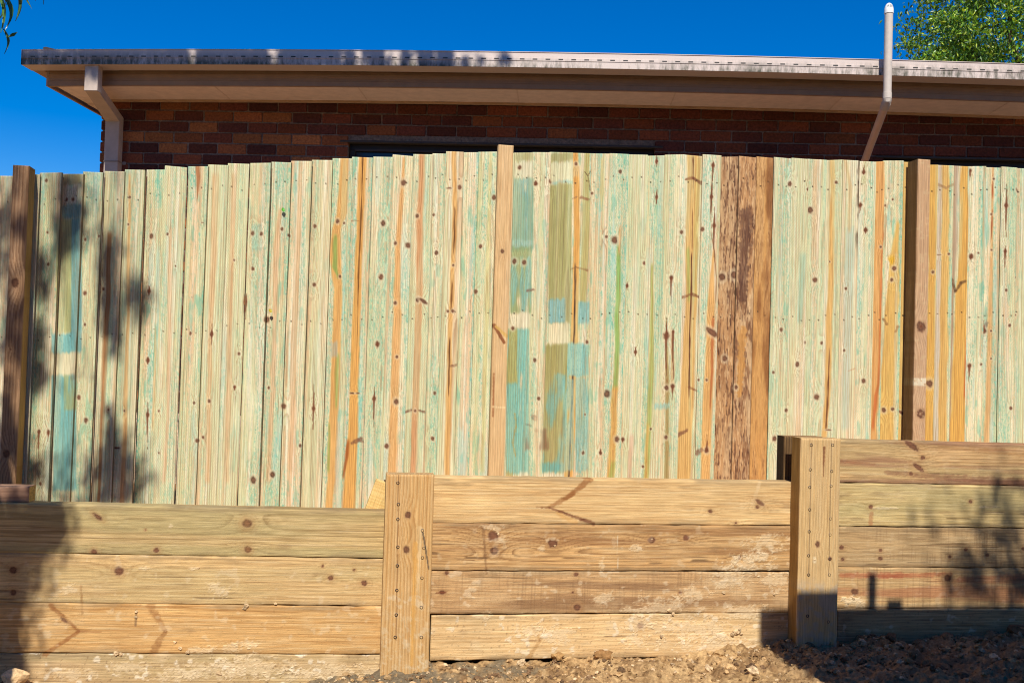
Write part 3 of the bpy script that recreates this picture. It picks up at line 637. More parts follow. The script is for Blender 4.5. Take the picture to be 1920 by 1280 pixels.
fence_post(1722, 1745, 298, .112, post_fn(1203, (204, 164, 122), (156, 114, 78), .4, [(1727,612,9,'s',4,4),(1727,775,8)], (), rpx), 303, 'brown post with a pale scraped patch near the retaining wall', (96,66,28))

# ================================================================== sleeper retaining wall
def wall_pt(px, py, off=0.0):
    return P(px, py, WALL_D - off * WK, WALL_T)
wm = wall_pt(960, 1240)
WROOT = Matrix.Translation((float(wm[0]), float(wm[1]), 0.0))
rwall = root('retaining_wall', WROOT, 'stepped retaining wall of stacked timber sleepers between screwed upright posts', 'retaining wall')
WORLD[rwall.name] = WROOT
SK = [(183,968,6,'d'),(463,981,9),(293,1031,5),(465,1030,7),(176,1034,6),(273,993,2),(25,1068,7),(223,1070,9),(620,1083,5),(605,1061,3),(25,1110,6),(120,1162,5,'d'),(683,1093,6),(664,1068,3),
 (925,1005,11),(927,1032,8),(1036,1018,9),(1222,1012,7),(1286,1008,6),(838,1073,5),(829,1110,5,'s',12,12),(1080,1076,5),(1074,1110,3),(1082,1138,7),(1276,1110,4),(1201,1172,6),(1386,1045,4),(1420,950,4),
 (1425,942,6,'d'),(1332,958,4),(1380,980,3),(1710,835,9,'d'),(1730,858,4),(1722,876,7,'d'),(1708,888,4),(1578,1026,4.5),(1651,1031,3.6),(1651,1046,4),(1580,1048,4),(1781,1043,3.6),(1811,1030,4),(1851,1040,3.4),
 (1603,1109,7),(1777,1083,7),(1633,950,5),(1820,940,5),(1919,1028,4)]
SL = [(148,1183,95,1135,3,5,(138,88,48),.85),(148,1183,84,1226,3,5,(150,96,52),.8),(148,1183,190,1184,2,1,(150,100,60),.7),(310,1183,283,1137,4,9,(160,112,66),.7),(310,1183,287,1222,4,8,(150,104,60),.7),
 (152,1098,154,1150,2.5,2.5,(150,110,66),.7),(255,1145,254,1172,3,2,(110,84,60),.75),
 (1030,951,1075,925,4,5,(150,98,54),.9),(1060,935,1105,898,4,7,(150,98,54),.85),(1030,951,1006,950,2.5,1.5,(120,76,42),.8),(1030,951,1112,981,2,4,(106,62,40),.9),(1045,962,1080,980,4,5,(206,156,92),.7),
 (1012,1200,992,1232,3,5,(170,124,72),.6),(1012,1199,985,1201,2,2,(130,92,60),.6),(1012,1198,1000,1178,2,3,(170,124,72),.5),(906,985,912,1075,3,2,(120,86,56),.7),
 (1424,905,1412,945,3,4,(226,196,150),.6),(1634,962,1632,985,4,4,(170,112,70),.6),(1158,1004,1158,1065,.8,.8,(232,220,190),.7),
 (1577,865,1640,870,3,2,(150,90,60),.4),(1660,885,1920,905,4,9,(120,74,56),.5),(1577,1078,1690,1078,5,6,(170,84,56),.6),(1650,1080,1780,1076,4,5,(160,76,50),.6),(1800,1085,1920,1080,5,6,(170,96,66),.5),
 (1680,830,1920,850,3,6,(150,104,60),.4)]
MUD = [(430,1215,26,10),(380,1218,20,8),(460,1205,22,8),(400,1255,60,18),(470,1250,70,20),(330,1265,50,14),(240,1250,30,12),(1040,1190,30,16),(1000,1180,26,12),(1200,1170,30,14),(1190,1200,22,10),
 (1440,1018,36,14),(1420,1045,28,10),(1400,1060,46,16),(1370,1080,40,22),(1450,1090,30,16),(1300,1110,26,14),(1240,1140,60,16),(1300,1180,70,20),(1400,1150,40,14),(1350,1210,80,16),(925,990,18,5),(935,1012,16,5),(1035,1010,12,5),(1192,1027,14,6),
 (1013,1030,6,6),(885,1105,8,4),(905,1155,14,8),(1600,1130,20,10),(1590,1125,16,6),(1130,1120,16,10),(1130,1060,5,20),(700,1260,40,12),(615,1260,60,12),(560,1268,50,10),(140,1265,40,10),(130,1105,18,10),(270,1065,16,3),(365,1065,10,3),(1660,952,20,2),(1850,950,20,2),(320,985,6,4),(410,1105,20,12)]
def sleeper_fn(seed, W, base, dark, gs, green=0.0, saw=0.0, mud=.3, stain=None):
    rs = random.Random(seed); vc = W * rs.uniform(-.2, 1.2); d0 = rs.uniform(.01, .04); per = rs.uniform(.012, .018)
    def fn(U, V, px, py):
        H = np.zeros_like(U)
        x0, x1, y0, y1 = px.min(), px.max(), py.min(), py.max()
        kn = [k for k in SK if x0 < k[0] < x1 and y0 - 4 < k[1] < y1 + 4]
        own = []
        for k in kn:
            col_ = np.argmin(np.abs(px[:, 0] - k[0])); a, b = sorted((py[col_, 0], py[col_, -1]))
            if a < k[1] < b: own.append(k)
        arcs = [k[2] * .0032 * np.exp(-((px - k[0]) / (k[2] * 4.5)) ** 2 - ((py - k[1]) / (k[2] * 1.9)) ** 2) for k in own]
        g = wood_rings(U, V, W, seed, per, vc, d0, arcs)
        gf = wood_rings(U, V, W, seed + 3, per * .45, vc, d0, arcs)
        c = np.ones(U.shape + (3,)) * (np.minimum(np.array(base) * 1.03 + np.array([2, 4, 6]), 255) / 255.)
        lo = fbm(U * 1.6, V * 9, seed + 1, 4); l2 = fbm(U * 4, V * 22, seed + 2, 3)
        c = mixc(c, np.array(base) * 1.10 + 4, ss(.45, .7, lo) * .8)
        c = mixc(c, np.array(dark) * .5 + np.array(base) * .45, ss(.52, .75, l2) * .16)
        c = mixc(c, dark, g ** 3 * gs * 1.15 + gf ** 3 * gs * .5)
        fib = fbm(U * 6, V * 420, seed + 5, 2); c = mixc(c, dark, ss(.55, .8, fib) * .4); c = mixc(c, (244, 220, 172), ss(.58, .8, fbm(U * 5, V * 380, seed + 9, 2)) * .4)
        ck = ss(.80, .86, vn(U * 5, V * 150, seed + 10)) * ss(.62, .7, fbm(U * 1.5, V * 20, seed + 11, 2)); c = mixc(c, (92, 66, 42), ck * .7); H -= ck * .001
        c = mixc(c, dark, ss(.6, .78, fbm(U * 2.0, V * 240, seed + 6, 3)) * .38)
        if green: c = mixc(c, (168, 158, 108), ss(.35, .65, fbm(U * 1.2, V * 16, seed + 8, 3)) * green)
        if saw:
            sv = fbm(U * 230, V * 5, seed + 12, 2); c = mixc(c, (126, 94, 64), ss(.5, .8, sv) * saw * .7 * ss(.3, .6, fbm(U * 3, V * 10, seed + 14, 3)))
        # worn, greyed arris and handling marks
        c = mixc(c, (132, 112, 84), (1 - ss(.004, .03, np.minimum(V, W - V))) * .45 * ss(.35, .6, fbm(U * 7, V * 30, seed + 15, 3)))
        c = mixc(c, (124, 96, 66), ss(.70, .84, fbm(U * 7, V * 30, seed + 16, 4)) * .35); c = mixc(c, (206, 178, 132), np.full(U.shape, .16))
        if stain is not None:
            c = mixc(c, stain[0], ss(.5, .68, fbm(U * 1.4, V * 24, seed + 18, 4)) * stain[1])
        for l in SL:
            if max(l[0], l[2]) < x0 or min(l[0], l[2]) > x1 or max(l[1], l[3]) < y0 or min(l[1], l[3]) > y1: continue
            c = mixc(c, l[6], seg_mask(px, py, *l[:6], .7, int(l[0])) * l[7] * (.4 + .75 * fbm(px * .12, py * .2, 3, 3)))
        for k in own: c = knot_apply(c, H, px, py, k, col=(124, 84, 52) if k[2] > 6 and k[1] < 1060 and k[0] < 800 else (96, 58, 42), hal=np.minimum(np.array(base) * 1.08, 255), vertical=False)
        # dried clay splashes
        n = fbm(px * .09, py * .13, 611, 4); nf = fbm(px * .35, py * .4, 613, 3)
        for (mx_, my, rx, ry) in MUD:
            if mx_ + rx * 2 < x0 or mx_ - rx * 2 > x1 or my + ry * 2 < y0 or my - ry * 2 > y1: continue
            e = np.hypot((px - mx_) / rx, (py - my) / ry)
            m = ss(.48, .70, n * .7 + nf * .4 + .32 * (1 - e)) * (e < 2)
            c = mixc(c, (228, 205, 166), m * .62 * (.55 + .6 * nf)); H += m * .0014 * (.3 + nf)
        m = ss(.56, .76, fbm(U * 10, V * 16, seed + 22, 4)) * mud * .8
        c = mixc(c, (222, 194, 150), m)
        m = ss(.70, .76, fbm(U * 26, V * 30, seed + 24, 3)) * mud
        c = mixc(c, (236, 220, 190), m); H += m * .0015
        spk = ss(.84, .92, vn(px * .42, py * .42, seed + 26)) * mud * .5; c = mixc(c, (92, 66, 46), spk)
        return c, H
    return fn
B1, D1 = (212, 172, 112), (150, 108, 60)
BAYS = [
 # x range, rows: (left y, right y), style
 (-170, 722.5, [(942, 957.5), (1036, 1047), (1129, 1136), (1224, 1226), (1318, 1316)],
   [dict(base=(198, 168, 112), dark=(132, 104, 62), gs=.6, green=.55, mud=.05), dict(base=(212, 176, 118), dark=(160, 118, 70), gs=.4, green=.25, mud=.22),
    dict(base=(214, 168, 104), dark=(164, 112, 58), gs=.5, mud=.28), dict(base=(204, 170, 120), dark=(140, 106, 70), gs=.35, green=.3, mud=.75)]),
 (806, 1489, [(894.5, 901), (980.5, 985.5), (1070, 1070), (1151, 1148.5), (1238.5, 1228)],
   [dict(base=(222, 184, 124), dark=(172, 124, 72), gs=.42, mud=.06), dict(base=(202, 156, 98), dark=(128, 88, 50), gs=.6, mud=.2, stain=((136, 92, 56), .4)),
    dict(base=(198, 154, 102), dark=(142, 102, 64), gs=.25, saw=.55, mud=.35, stain=((120, 86, 58), .5)), dict(base=(220, 184, 130), dark=(176, 132, 80), gs=.3, mud=.6)]),
 (1568, 2120, [(823.5, 831), (904.5, 910.5), (986, 990), (1063, 1064), (1140, 1140), (1217, 1215)],
   [dict(base=(200, 158, 104), dark=(140, 98, 58), gs=.45, green=.3, mud=.08, stain=((140, 92, 70), .5)), dict(base=(206, 178, 118), dark=(158, 126, 72), gs=.5, green=.35, mud=.06),
    dict(base=(182, 146, 98), dark=(122, 90, 56), gs=.25, saw=.6, mud=.1), dict(base=(200, 158, 102), dark=(136, 96, 58), gs=.25, saw=.5, mud=.15, stain=((160, 84, 56), .4)),
    dict(base=(190, 152, 104), dark=(128, 96, 62), gs=.25, mud=.5)])]
k_ = 0
for (xa, xb, rows, sty) in BAYS:
    for r in range(len(rows) - 1):
        k_ += 1
        rs = random.Random(70 + k_)
        g = rs.uniform(.35, .85)
        ya, yb = rows[r]; yc, yd = rows[r + 1]
        off = rs.uniform(-.004, .004)
        # the row lines were read at the bay's two visible ends
        tl, tr, bl, br = wall_pt(xa if xa > -100 else 0, ya + g, off), wall_pt(xb if xb < 1950 else 1915, yb + g, off), wall_pt(xa if xa > -100 else 0, yc - g, off), wall_pt(xb if xb < 1950 else 1915, yd - g, off)
        u = (br - bl) / np.linalg.norm(br - bl)
        L = float(np.linalg.norm(br - bl)); W = float(((tl - bl)[2] + (tr - br)[2]) / 2)
        st = bl.copy()
        if xa < -100: st = st - u * 2.6; L += 2.6
        if xb > 1950: L += 1.6
        n = np.cross(u, Zup); n /= np.linalg.norm(n); v = np.cross(n, u)
        board('sleeper', rwall, frame(st, u, v, n), L, W, .072, sleeper_fn(3000 + k_ * 17, W, **sty[r]), M_SLP, du=.0046, dv=.004, rnd=.0034, edge=.0026, seed=400 + k_, endcol=(206, 168, 116))
SCREWS = {0: [(746, 905), (747, 945), (746, 973), (746, 1025), (745, 1060), (744, 1106), (743, 1152), (741, 1194), (792, 994), (792, 1045), (791, 1083), (790, 1138), (790, 1194), (795, 1027)],
          1: [(1521, 834), (1561, 834), (1519, 880), (1559, 883), (1518, 913), (1558, 911), (1518, 955), (1557, 972), (1517, 996), (1556, 1002), (1516, 1041), (1556, 1047), (1516, 1077), (1555, 1077), (1514, 1154), (1553, 1165)]}
msc = MB()
ring = lambda r, z, n=14: [(r * math.cos(2 * math.pi * i / n), r * math.sin(2 * math.pi * i / n), z) for i in range(n)]
n_ = 14
vs = ring(.0072, .0008) + ring(.0066, .0022) + ring(.0044, .0012) + ring(.0030, .0004) + [(0, 0, .0004)]
fs = []
for r_ in range(3):
    for i in range(n_): fs.append([r_ * n_ + i, r_ * n_ + (i + 1) % n_, (r_ + 1) * n_ + (i + 1) % n_, (r_ + 1) * n_ + i])
for i in range(n_): fs.append([3 * n_ + i, 3 * n_ + (i + 1) % n_, 4 * n_])
msc.add(vs, fs, L3(88, 96, 120))
for p in range(2 * n_): msc.c[p] = L3(60, 62, 72)
for p in range(2 * n_, len(msc.c)): msc.c[p] = L3(18, 16, 16)
me_screw = mesh('screw', msc.v, msc.f, M_STEEL, np.array(msc.c), True)
def wall_post(q, xa, xb, yt, dep, z0, fn, seed, label, sidecol):
    a = wall_pt(xa, yt, dep); b = wall_pt(xb, yt, dep)
    W = float(np.dot(b - a, WA)); org = np.array([b[0], b[1], z0])
    M = frame(org, Zup, -WA, WN)
    o = board('post', rwall, M, a[2] - z0, W, dep - 0.003, fn, M_SLP, du=.0042, dv=.0038, seed=seed, rnd=.004, endcol=(196, 158, 108), sidecol=sidecol)
    o['label'] = label
    for x, y in SCREWS[q]:
        pt = wall_pt(x, y, dep - .001)
        link('screw', me_screw, frame(pt, WA, Zup, np.cross(WA, Zup)), o)
    # the matching upright behind the sleepers
    a2 = wall_pt(xa, yt, dep); back = -0.080
    a2 = a2 + WN * (back - dep); org2 = np.array([a2[0], a2[1], z0]) + WA * W
    board('rear_post', rwall, frame(org2, Zup, -WA, WN), a[2] - z0 - (.05 if q == 0 else .004), W, .075, post_fn(seed + 9, (120, 92, 56), (60, 40, 24), .7), M_SLP, du=.008, dv=.006, seed=seed + 9, rnd=.004, endcol=(150, 116, 76), sidecol=(52, 38, 26))
    return o
def lpx(c, U, V, px, py, g):
    n = fbm(px * .1, py * .1, 71, 4)
    c = mixc(c, (218, 198, 162), ss(.46, .74, n * .6 + .4 * fbm(px * .4, py * .35, 75, 3)) * ss(1060, 1250, py) * .75)
    c = mixc(c, (222, 206, 176), ss(.55, .62, n + .3 * (1 - np.hypot((px - 762) / 26, (py - 1128) / 14))) * .4 * (np.hypot((px - 762) / 26, (py - 1128) / 14) < 1.6))
    c = mixc(c, (240, 216, 170), seg_mask(px, py, 788, 990, 782, 1110, 5, 4, .9, 4) * .4 * (.4 + fbm(px * .2, py * .1, 5, 2)))
    c = mixc(c, (214, 160, 84), seg_mask(px, py, 779, 1020, 772, 1245, 5, 4, .8, 8) * .7)
    c = mixc(c, (96, 82, 66), seg_mask(px, py, 793, 998, 804, 1066, 1.6, 1.6, .5, 4) * .85)
    c = mixc(c, (120, 80, 46), seg_mask(px, py, 747, 890, 743, 1200, .9, .9, .5, 5) * .6)
    return c
PK = [(765, 965, 6), (762, 1030, 6)]
wall_post(0, 725, 815, 889, .093, -.35, post_fn(1301, (212, 172, 114), (172, 120, 64), .55, PK, (), lpx, .014), 311, 'orange toned upright post with two screw lines beside the left bay', (196, 156, 100))
def rpx2(c, U, V, px, py, g):
    n = fbm(px * .1, py * .1, 73, 4)
    c = mixc(c, (186, 166, 140), ss(.35, .6, n) * ss(1075, 1110, py) * .75)
    c = mixc(c, (126, 80, 50), seg_mask(px, py, 1545, 838, 1544, 893, 2.4, 1, .4, 4) * .85)
    c = mixc(c, (236, 214, 170), seg_mask(px, py, 1527, 1046, 1527, 1052, 4, 4, .6, 5) * .8)
    for sx in (1519, 1557): c = mixc(c, (110, 86, 60), seg_mask(px, py, sx + 2, 830, sx - 3, 1080, .8, .8, .5, 6) * .6)
    return c
wall_post(1, 1502, 1577, 821, .093, -.30, post_fn(1302, (214, 178, 122), (176, 132, 80), .4, [(1533, 1020, 5), (1556, 1047, 4)], (), rpx2, .013), 312, 'pale upright post standing half in shadow beside the right bay', (142, 100, 40))

# timber offcuts lying behind the wall
def offcut_fn(seed, base, dark, per=.01, st=.5):
    f = post_fn(seed, base, dark, st, per=per); return f
a = wall_pt(-70, 911, -.02); b = wall_pt(55, 913, -.02)
Wl = float(np.dot(b - a, WA)); zt = float((a[2] + b[2]) / 2); zl = float(wall_pt(30, 944.5)[2]) + .002
Mo = frame(np.array([a[0], a[1], zl]), WA, Zup, np.cross(WA, Zup))
o = board('timber_offcut', None, Mo, Wl, zt - zl, .085, post_fn(1401, (176, 136, 108), (128, 92, 70), .35, per=.02), M_SLP, seed=321, rnd=.003, endcol=(206, 166, 92))
tag(o, 'short sawn timber block resting on top of the wall beside the left fence post', 'timber offcut')
pa, pb, pc, pd = (683, 957), (700, 913), (724, 913), (724, 959)
D_ = .075
mb = MB(); Q = [wall_pt(x, y, -D_) for x, y in (pa, pb, pc, pd)]
cw = Q[0]
prof = [(float(np.dot(q - cw, WA)), float(q[2] - cw[2])) for q in Q]
prof = [(prof[0][0], prof[0][1] - .06)] + prof[1:3] + [(prof[3][0] + .0, prof[3][1] - .06)]
prof[0] = (prof[0][0] - .02, prof[0][1])
nn = 30
def quad_fn(U, V, px, py):
    c, H = post_fn(1402, (236, 200, 130), (212, 164, 88), .55, per=.011)(V, U, px, py); return c, H
uL = np.array([prof[1][0] - prof[0][0], prof[1][1] - prof[0][1]]); Lq = float(np.hypot(*uL)); uL /= Lq
uw = WA * uL[0] + Zup * uL[1]; vw = np.cross(WN, uw)
Mo = frame(cw + WA * (prof[0][0] + .11) + Zup * (prof[0][1] - .02), uw, vw, WN)
o = board('timber_offcut', None, Mo, Lq + .02, .11, .04, quad_fn, M_SLP, seed=322, rnd=.002, endcol=(236, 204, 140))
tag(o, 'pale fresh cut timber wedge leaning behind the orange toned wall post', 'timber offcut')

# ================================================================== brick house
HK = math.hypot(1, HOU_T)
HO = np.array([0, HOU_D, 0.0])
HM = frame(HO, HA, -HN, Zup)                       # local x along the wall, y away from the camera, z up
house = root('brick_house', HM, 'low brown brick house with beige eaves and gutter behind the paling fence', 'house')
WORLD[house.name] = HM
HMi = np.array(HM.inverted())
def hp(px, py, y=0.0):
    """house-local point on the plane local y"""
    q = P(px, py, HOU_D + y * HK, HOU_T); return (HMi @ np.append(q, 1))[:3]
XL = hp(190, 240)[0]                                # left corner of the brickwork
XR = 5.6
Z_SOF = float(hp(960, 196)[2])
CH = 0.0865                                        # brick course height
ZB = -0.2
WIN = [(hp(652, 270)[0], hp(1228, 280)[0], hp(940, 268)[2]), (hp(1657, 293)[0], hp(1657, 293)[0] + 2.4, hp(1780, 294)[2])]
# bricks: every brick is modelled, laid in stretcher bond on a mortar bed
rb = random.Random(5)
bm_v, bm_f, bm_c = [], [], []
wall = MB()
BL = 0.2395
z = Z_SOF - 0.012
row = 0
PAL = [(102, 58, 45), (110, 62, 46), (90, 52, 44), (120, 68, 46), (136, 82, 51), (156, 99, 60), (96, 55, 46)]
def in_win(x0, x1, z0, z1):
    for a, b, zt in WIN:
        if x1 > a and x0 < b and z0 < zt - .005 and z1 > zt - 1.25: return (a, b, zt)
    return None
while z > ZB:
    zt_, zb_ = z, z - CH + .0105
    x = XL - (BL / 2 if row % 2 else 0) + (0.0 if row % 2 else 0)
    first = True
    while x < XR:
        x0, x1 = max(x, XL), x + BL - .0105
        if x1 - x0 > .02 and x0 < XR:
            w_ = in_win(x0, x1, zb_, zt_); segs = [(x0, x1)]
            if w_:
                segs = []
                if x0 < w_[0] - .02: segs.append((x0, w_[0]))
                if x1 > w_[1] + .02: segs.append((w_[1], x1))
            for (p, q) in segs:
                kk = rb.random()
                tone = PAL[rb.choice([0, 0, 1, 1, 2, 3, 3, 6, 4] if x > -1.6 else [0, 1, 2, 2, 6, 3, 4, 5, 5])]
                v_ = rb.uniform(.85, 1.15)
                cj = L3(*[min(255, t * v_) for t in tone])
                jx, jz, jy = rb.uniform(-.002, .002), rb.uniform(-.0015, .0015), rb.uniform(-.003, .003)
                wall.box(p + jx - (rb.uniform(0, .006) if p == XL else 0), q + jx, jy, .10, zb_ + jz, zt_ + jz, cj, 0, .006)
        x += BL
    z -= CH; row += 1
MC = L3(130, 114, 100)
xs = [XL + .008] + [v for a, b, _ in WIN for v in (a, b)] + [XR]
for i in range(0, len(xs) - 1):
    a, b = xs[i], xs[i + 1]
    if b <= a: continue
    if i % 2 == 0: wall.box(a, b, .009, .11, ZB, Z_SOF, MC)
    else:
        zt = WIN[i // 2][2]; wall.box(a, b, .0092, .11, zt, Z_SOF, MC); wall.box(a, b, .0092, .11, ZB, zt - 1.25, MC)
# return wall on the left and plain back leaf
for r_ in range(row):
    zt_ = Z_SOF - .012 - r_ * CH
    for j in range(14):
        y = .122 + j * BL - (BL / 2 if r_ % 2 else 0)
        if y > .1: wall.box(XL + rb.uniform(-.004, .004), XL + .1, y, y + BL - .0105, zt_ - CH + .0105, zt_, L3(*[t * rb.uniform(.85, 1.15) for t in PAL[rb.randrange(7)]]), 0, .005)
wall.box(XL + .009, XL + .11, .112, 3.6, ZB, Z_SOF, MC)
wall.box(XL + .012, XR, 3.6, 3.7, ZB, Z_SOF, MC)
wall.box(XR - .1, XR, .112, 3.6, ZB, Z_SOF, MC)
wall.build('wall', M_BRICK, HM, house)
# white lime runs on a few bricks are part of the brickwork's own wear: thin raised smears
for (a, b, zt) in WIN:
    wd = bpy.data.objects.new('window', None)
    fr = MB(); th = .045; yb = .055
    z0 = zt - 1.2; zt2 = zt - .020
    for (p, q, r_, s_) in ((a + .004, b - .004, zt2 - th, zt2), (a + .004, b - .004, z0, z0 + th), (a + .004, a + .004 + th, z0 + th, zt2 - th), (b - .004 - th, b - .004, z0 + th, zt2 - th),
                           ((a + b) / 2 - .03, (a + b) / 2 + .03, z0 + th, zt2 - th)):
        fr.box(p, q, yb, yb + .05, r_, s_, L3(54, 46, 40), 0, .004)
    fr.box(a + .05, b - .05, yb - .012, yb - .001, zt2 - th - .012, zt2 - th + .004, L3(70, 60, 52))
    wo_ = fr.build('window', M_PAINT, HM, house)
    g = MB(); g.box(a + .045, b - .045, yb + .02, yb + .026, z0 + .04, zt2 - .04); g.build('pane', M_GLASS, HM, wo_)
    l = MB()
    l.box(a - .06, b + .06, -.012, .085, zt - .019, zt - .003, L3(64, 58, 52), 0, .002)
    l.build('lintel', M_PAINT, HM, wo_)

# eaves: gutter, fascia, soffit. The long gutter bows a little between its brackets.
XG = hp(41, 100, -.62)[0]                            # left end of the gutter
Y_GF, Y_GB, Y_FA = -.62, -.485, -.462
ZG1 = float(hp(960, 98.5, Y_GF)[2]); ZG0 = float(hp(960, 127.5, Y_GF)[2])
def bow(x): return .006 - .0027 * min(x * x, 16)
XS = [XG + (XR + .6 - XG) * i / 24 for i in range(25)]
gt = MB()
h = ZG1 - ZG0
GC, GL = L3(208, 190, 177), L3(186, 166, 148)
prof = [(Y_GF, 0), (Y_GF, .40 * h), (Y_GF - .004, .42 * h), (Y_GF - .004, .585 * h), (Y_GF + .002, .60 * h), (Y_GF + .002, .955 * h), (Y_GF - .003, .965 * h), (Y_GF - .003, h), (Y_GF + .010, h),
        (Y_GF + .010, .03 * h), (Y_GB, .03 * h), (Y_GB, h), (Y_GB + .004, h), (Y_GB + .004, -.004), (Y_GB - .02, 0)]
gt.prism(prof, XS, None, lambda t, a, b: (t, a, ZG0 + b + bow(t)), GC)
gt.box(XG - .002, XG, Y_GF - .004, Y_GB, ZG0 + bow(XG), ZG1 + bow(XG), GC)
x = XG + .07
while x < XR:
    zz = ZG0 + bow(x) + .52 * h
    gt.box(x, x + .034, Y_GF - .0052, Y_GF - .0035, zz - .004, zz + .004, L3(46, 38, 32)); x += .0935
gut = gt.build('gutter', M_PAINT, HM, house)
# gutter paint, with its mildew near the lower lip
m, t, b = mat('gutter_paint')
tc = node(t, 'ShaderNodeTexCoord'); sp = node(t, 'ShaderNodeSeparateXYZ'); t.links.new(tc.outputs['Object'], sp.inputs[0])
at = node(t, 'ShaderNodeAttribute', attribute_name='col')
mp = node(t, 'ShaderNodeMapping'); mp.inputs['Scale'].default_value = (30, 8, 9); t.links.new(tc.outputs['Object'], mp.inputs[0])
n1 = node(t, 'ShaderNodeTexNoise', Scale=1.0, Detail=6.0, Roughness=.7); t.links.new(mp.outputs[0], n1.inputs['Vector'])
mp2 = node(t, 'ShaderNodeMapping'); mp2.inputs['Scale'].default_value = (2.2, 1, 1); t.links.new(tc.outputs['Object'], mp2.inputs[0])
n2 = node(t, 'ShaderNodeTexNoise', Scale=1.0, Detail=3.0); t.links.new(mp2.outputs[0], n2.inputs['Vector'])
zr = node(t, 'ShaderNodeMapRange'); zr.inputs['From Min'].default_value = ZG0 + .09; zr.inputs['From Max'].default_value = ZG0 + .008; t.links.new(sp.outputs['Z'], zr.inputs['Value'])
xr = node(t, 'ShaderNodeMapRange'); xr.inputs['From Min'].default_value = .6; xr.inputs['From Max'].default_value = -2.2; xr.inputs['To Min'].default_value = .0; xr.inputs['To Max'].default_value = .11; t.links.new(sp.outputs['X'], xr.inputs['Value'])
s1 = node(t, 'ShaderNodeMath', operation='ADD'); t.links.new(n1.outputs['Fac'], s1.inputs[0]); t.links.new(xr.outputs[0], s1.inputs[1])
s2 = node(t, 'ShaderNodeMath', operation='MULTIPLY_ADD'); t.links.new(n2.outputs['Fac'], s2.inputs[0]); s2.inputs[1].default_value = .75; t.links.new(s1.outputs[0], s2.inputs[2])
th = node(t, 'ShaderNodeMapRange'); th.inputs['From Min'].default_value = .80; th.inputs['From Max'].default_value = 1.08; t.links.new(s2.outputs[0], th.inputs['Value'])
mm = node(t, 'ShaderNodeMath', operation='MULTIPLY'); t.links.new(th.outputs[0], mm.inputs[0]); t.links.new(zr.outputs[0], mm.inputs[1])
yl = node(t, 'ShaderNodeMath', operation='LESS_THAN'); yl.inputs[1].default_value = Y_GF + .004; t.links.new(sp.outputs['Y'], yl.inputs[0])
m2 = node(t, 'ShaderNodeMath', operation='MULTIPLY'); t.links.new(mm.outputs[0], m2.inputs[0]); t.links.new(yl.outputs[0], m2.inputs[1]); mm = m2
mx = node(t, 'ShaderNodeMix', data_type='RGBA'); t.links.new(mm.outputs[0], mx.inputs['Factor']); t.links.new(at.outputs['Color'], mx.inputs['A']); mx.inputs['B'].default_value = (*L3(78, 74, 54), 1)
t.links.new(mx.outputs['Result'], b.inputs['Base Color']); b.inputs['Roughness'].default_value = .5
gut.data.materials[0] = m

fa = MB()
hf = ZG0 + .02 - Z_SOF
FC = L3(164, 128, 92)
fprof = [(0, 0), (0, .30 * hf), (.003, .33 * hf), (.003, .52 * hf), (0, .55 * hf), (0, .74 * hf), (.004, .78 * hf), (.004, hf), (.022, hf), (.022, 0)]
fa.prism(fprof, XS, None, lambda t, a, b: (t if t > XG + .2 else XG + .13, Y_FA + a, Z_SOF - .012 + b + bow(t)), FC)
fa.build('fascia', M_PAINT, HM, house)
sf = MB()
SC = L3(244, 222, 204)
YS0 = Y_FA + .024
for i in range(24):
    a, b2 = max(XS[i], XG + .16), XS[i + 1]
    if b2 > a: sf.add([(a, YS0, Z_SOF + bow(a)), (b2, YS0, Z_SOF + bow(b2)), (b2, .10, Z_SOF + bow(b2)), (a, .10, Z_SOF + bow(a)), (a, YS0, Z_SOF + .006 + bow(a)), (b2, YS0, Z_SOF + .006 + bow(b2)), (b2, .10, Z_SOF + .006 + bow(b2)), (a, .10, Z_SOF + .006 + bow(a))],
           [[0, 3, 2, 1], [4, 5, 6, 7], [0, 1, 5, 4], [2, 3, 7, 6], [0, 4, 7, 3], [1, 2, 6, 5]], SC)
sf.box(XG + .16, XL + .02, .1, 3.6, Z_SOF + bow(XG), Z_SOF + .006 + bow(XG), SC)
for xj in (-2.3, -1.2, 0.0, 1.18, 2.4, 3.6):
    sf.box(xj - .005, xj + .005, YS0, -.03, Z_SOF - .0025 + bow(xj), Z_SOF - .0005 + bow(xj), L3(232, 208, 188))
for i in range(24):
    a, b2 = max(XS[i], XL + .02), XS[i + 1]
    if b2 > a: sf.add([(a, -.032, Z_SOF - .016 + bow(a)), (b2, -.032, Z_SOF - .016 + bow(b2)), (b2, -.006, Z_SOF - .016 + bow(b2)), (a, -.006, Z_SOF - .016 + bow(a)), (a, -.032, Z_SOF - .001 + bow(a)), (b2, -.032, Z_SOF - .001 + bow(b2))],
           [[0, 3, 2, 1], [0, 1, 5, 4]], L3(196, 164, 128))
sf.build('soffit', M_PAINT, HM, house)
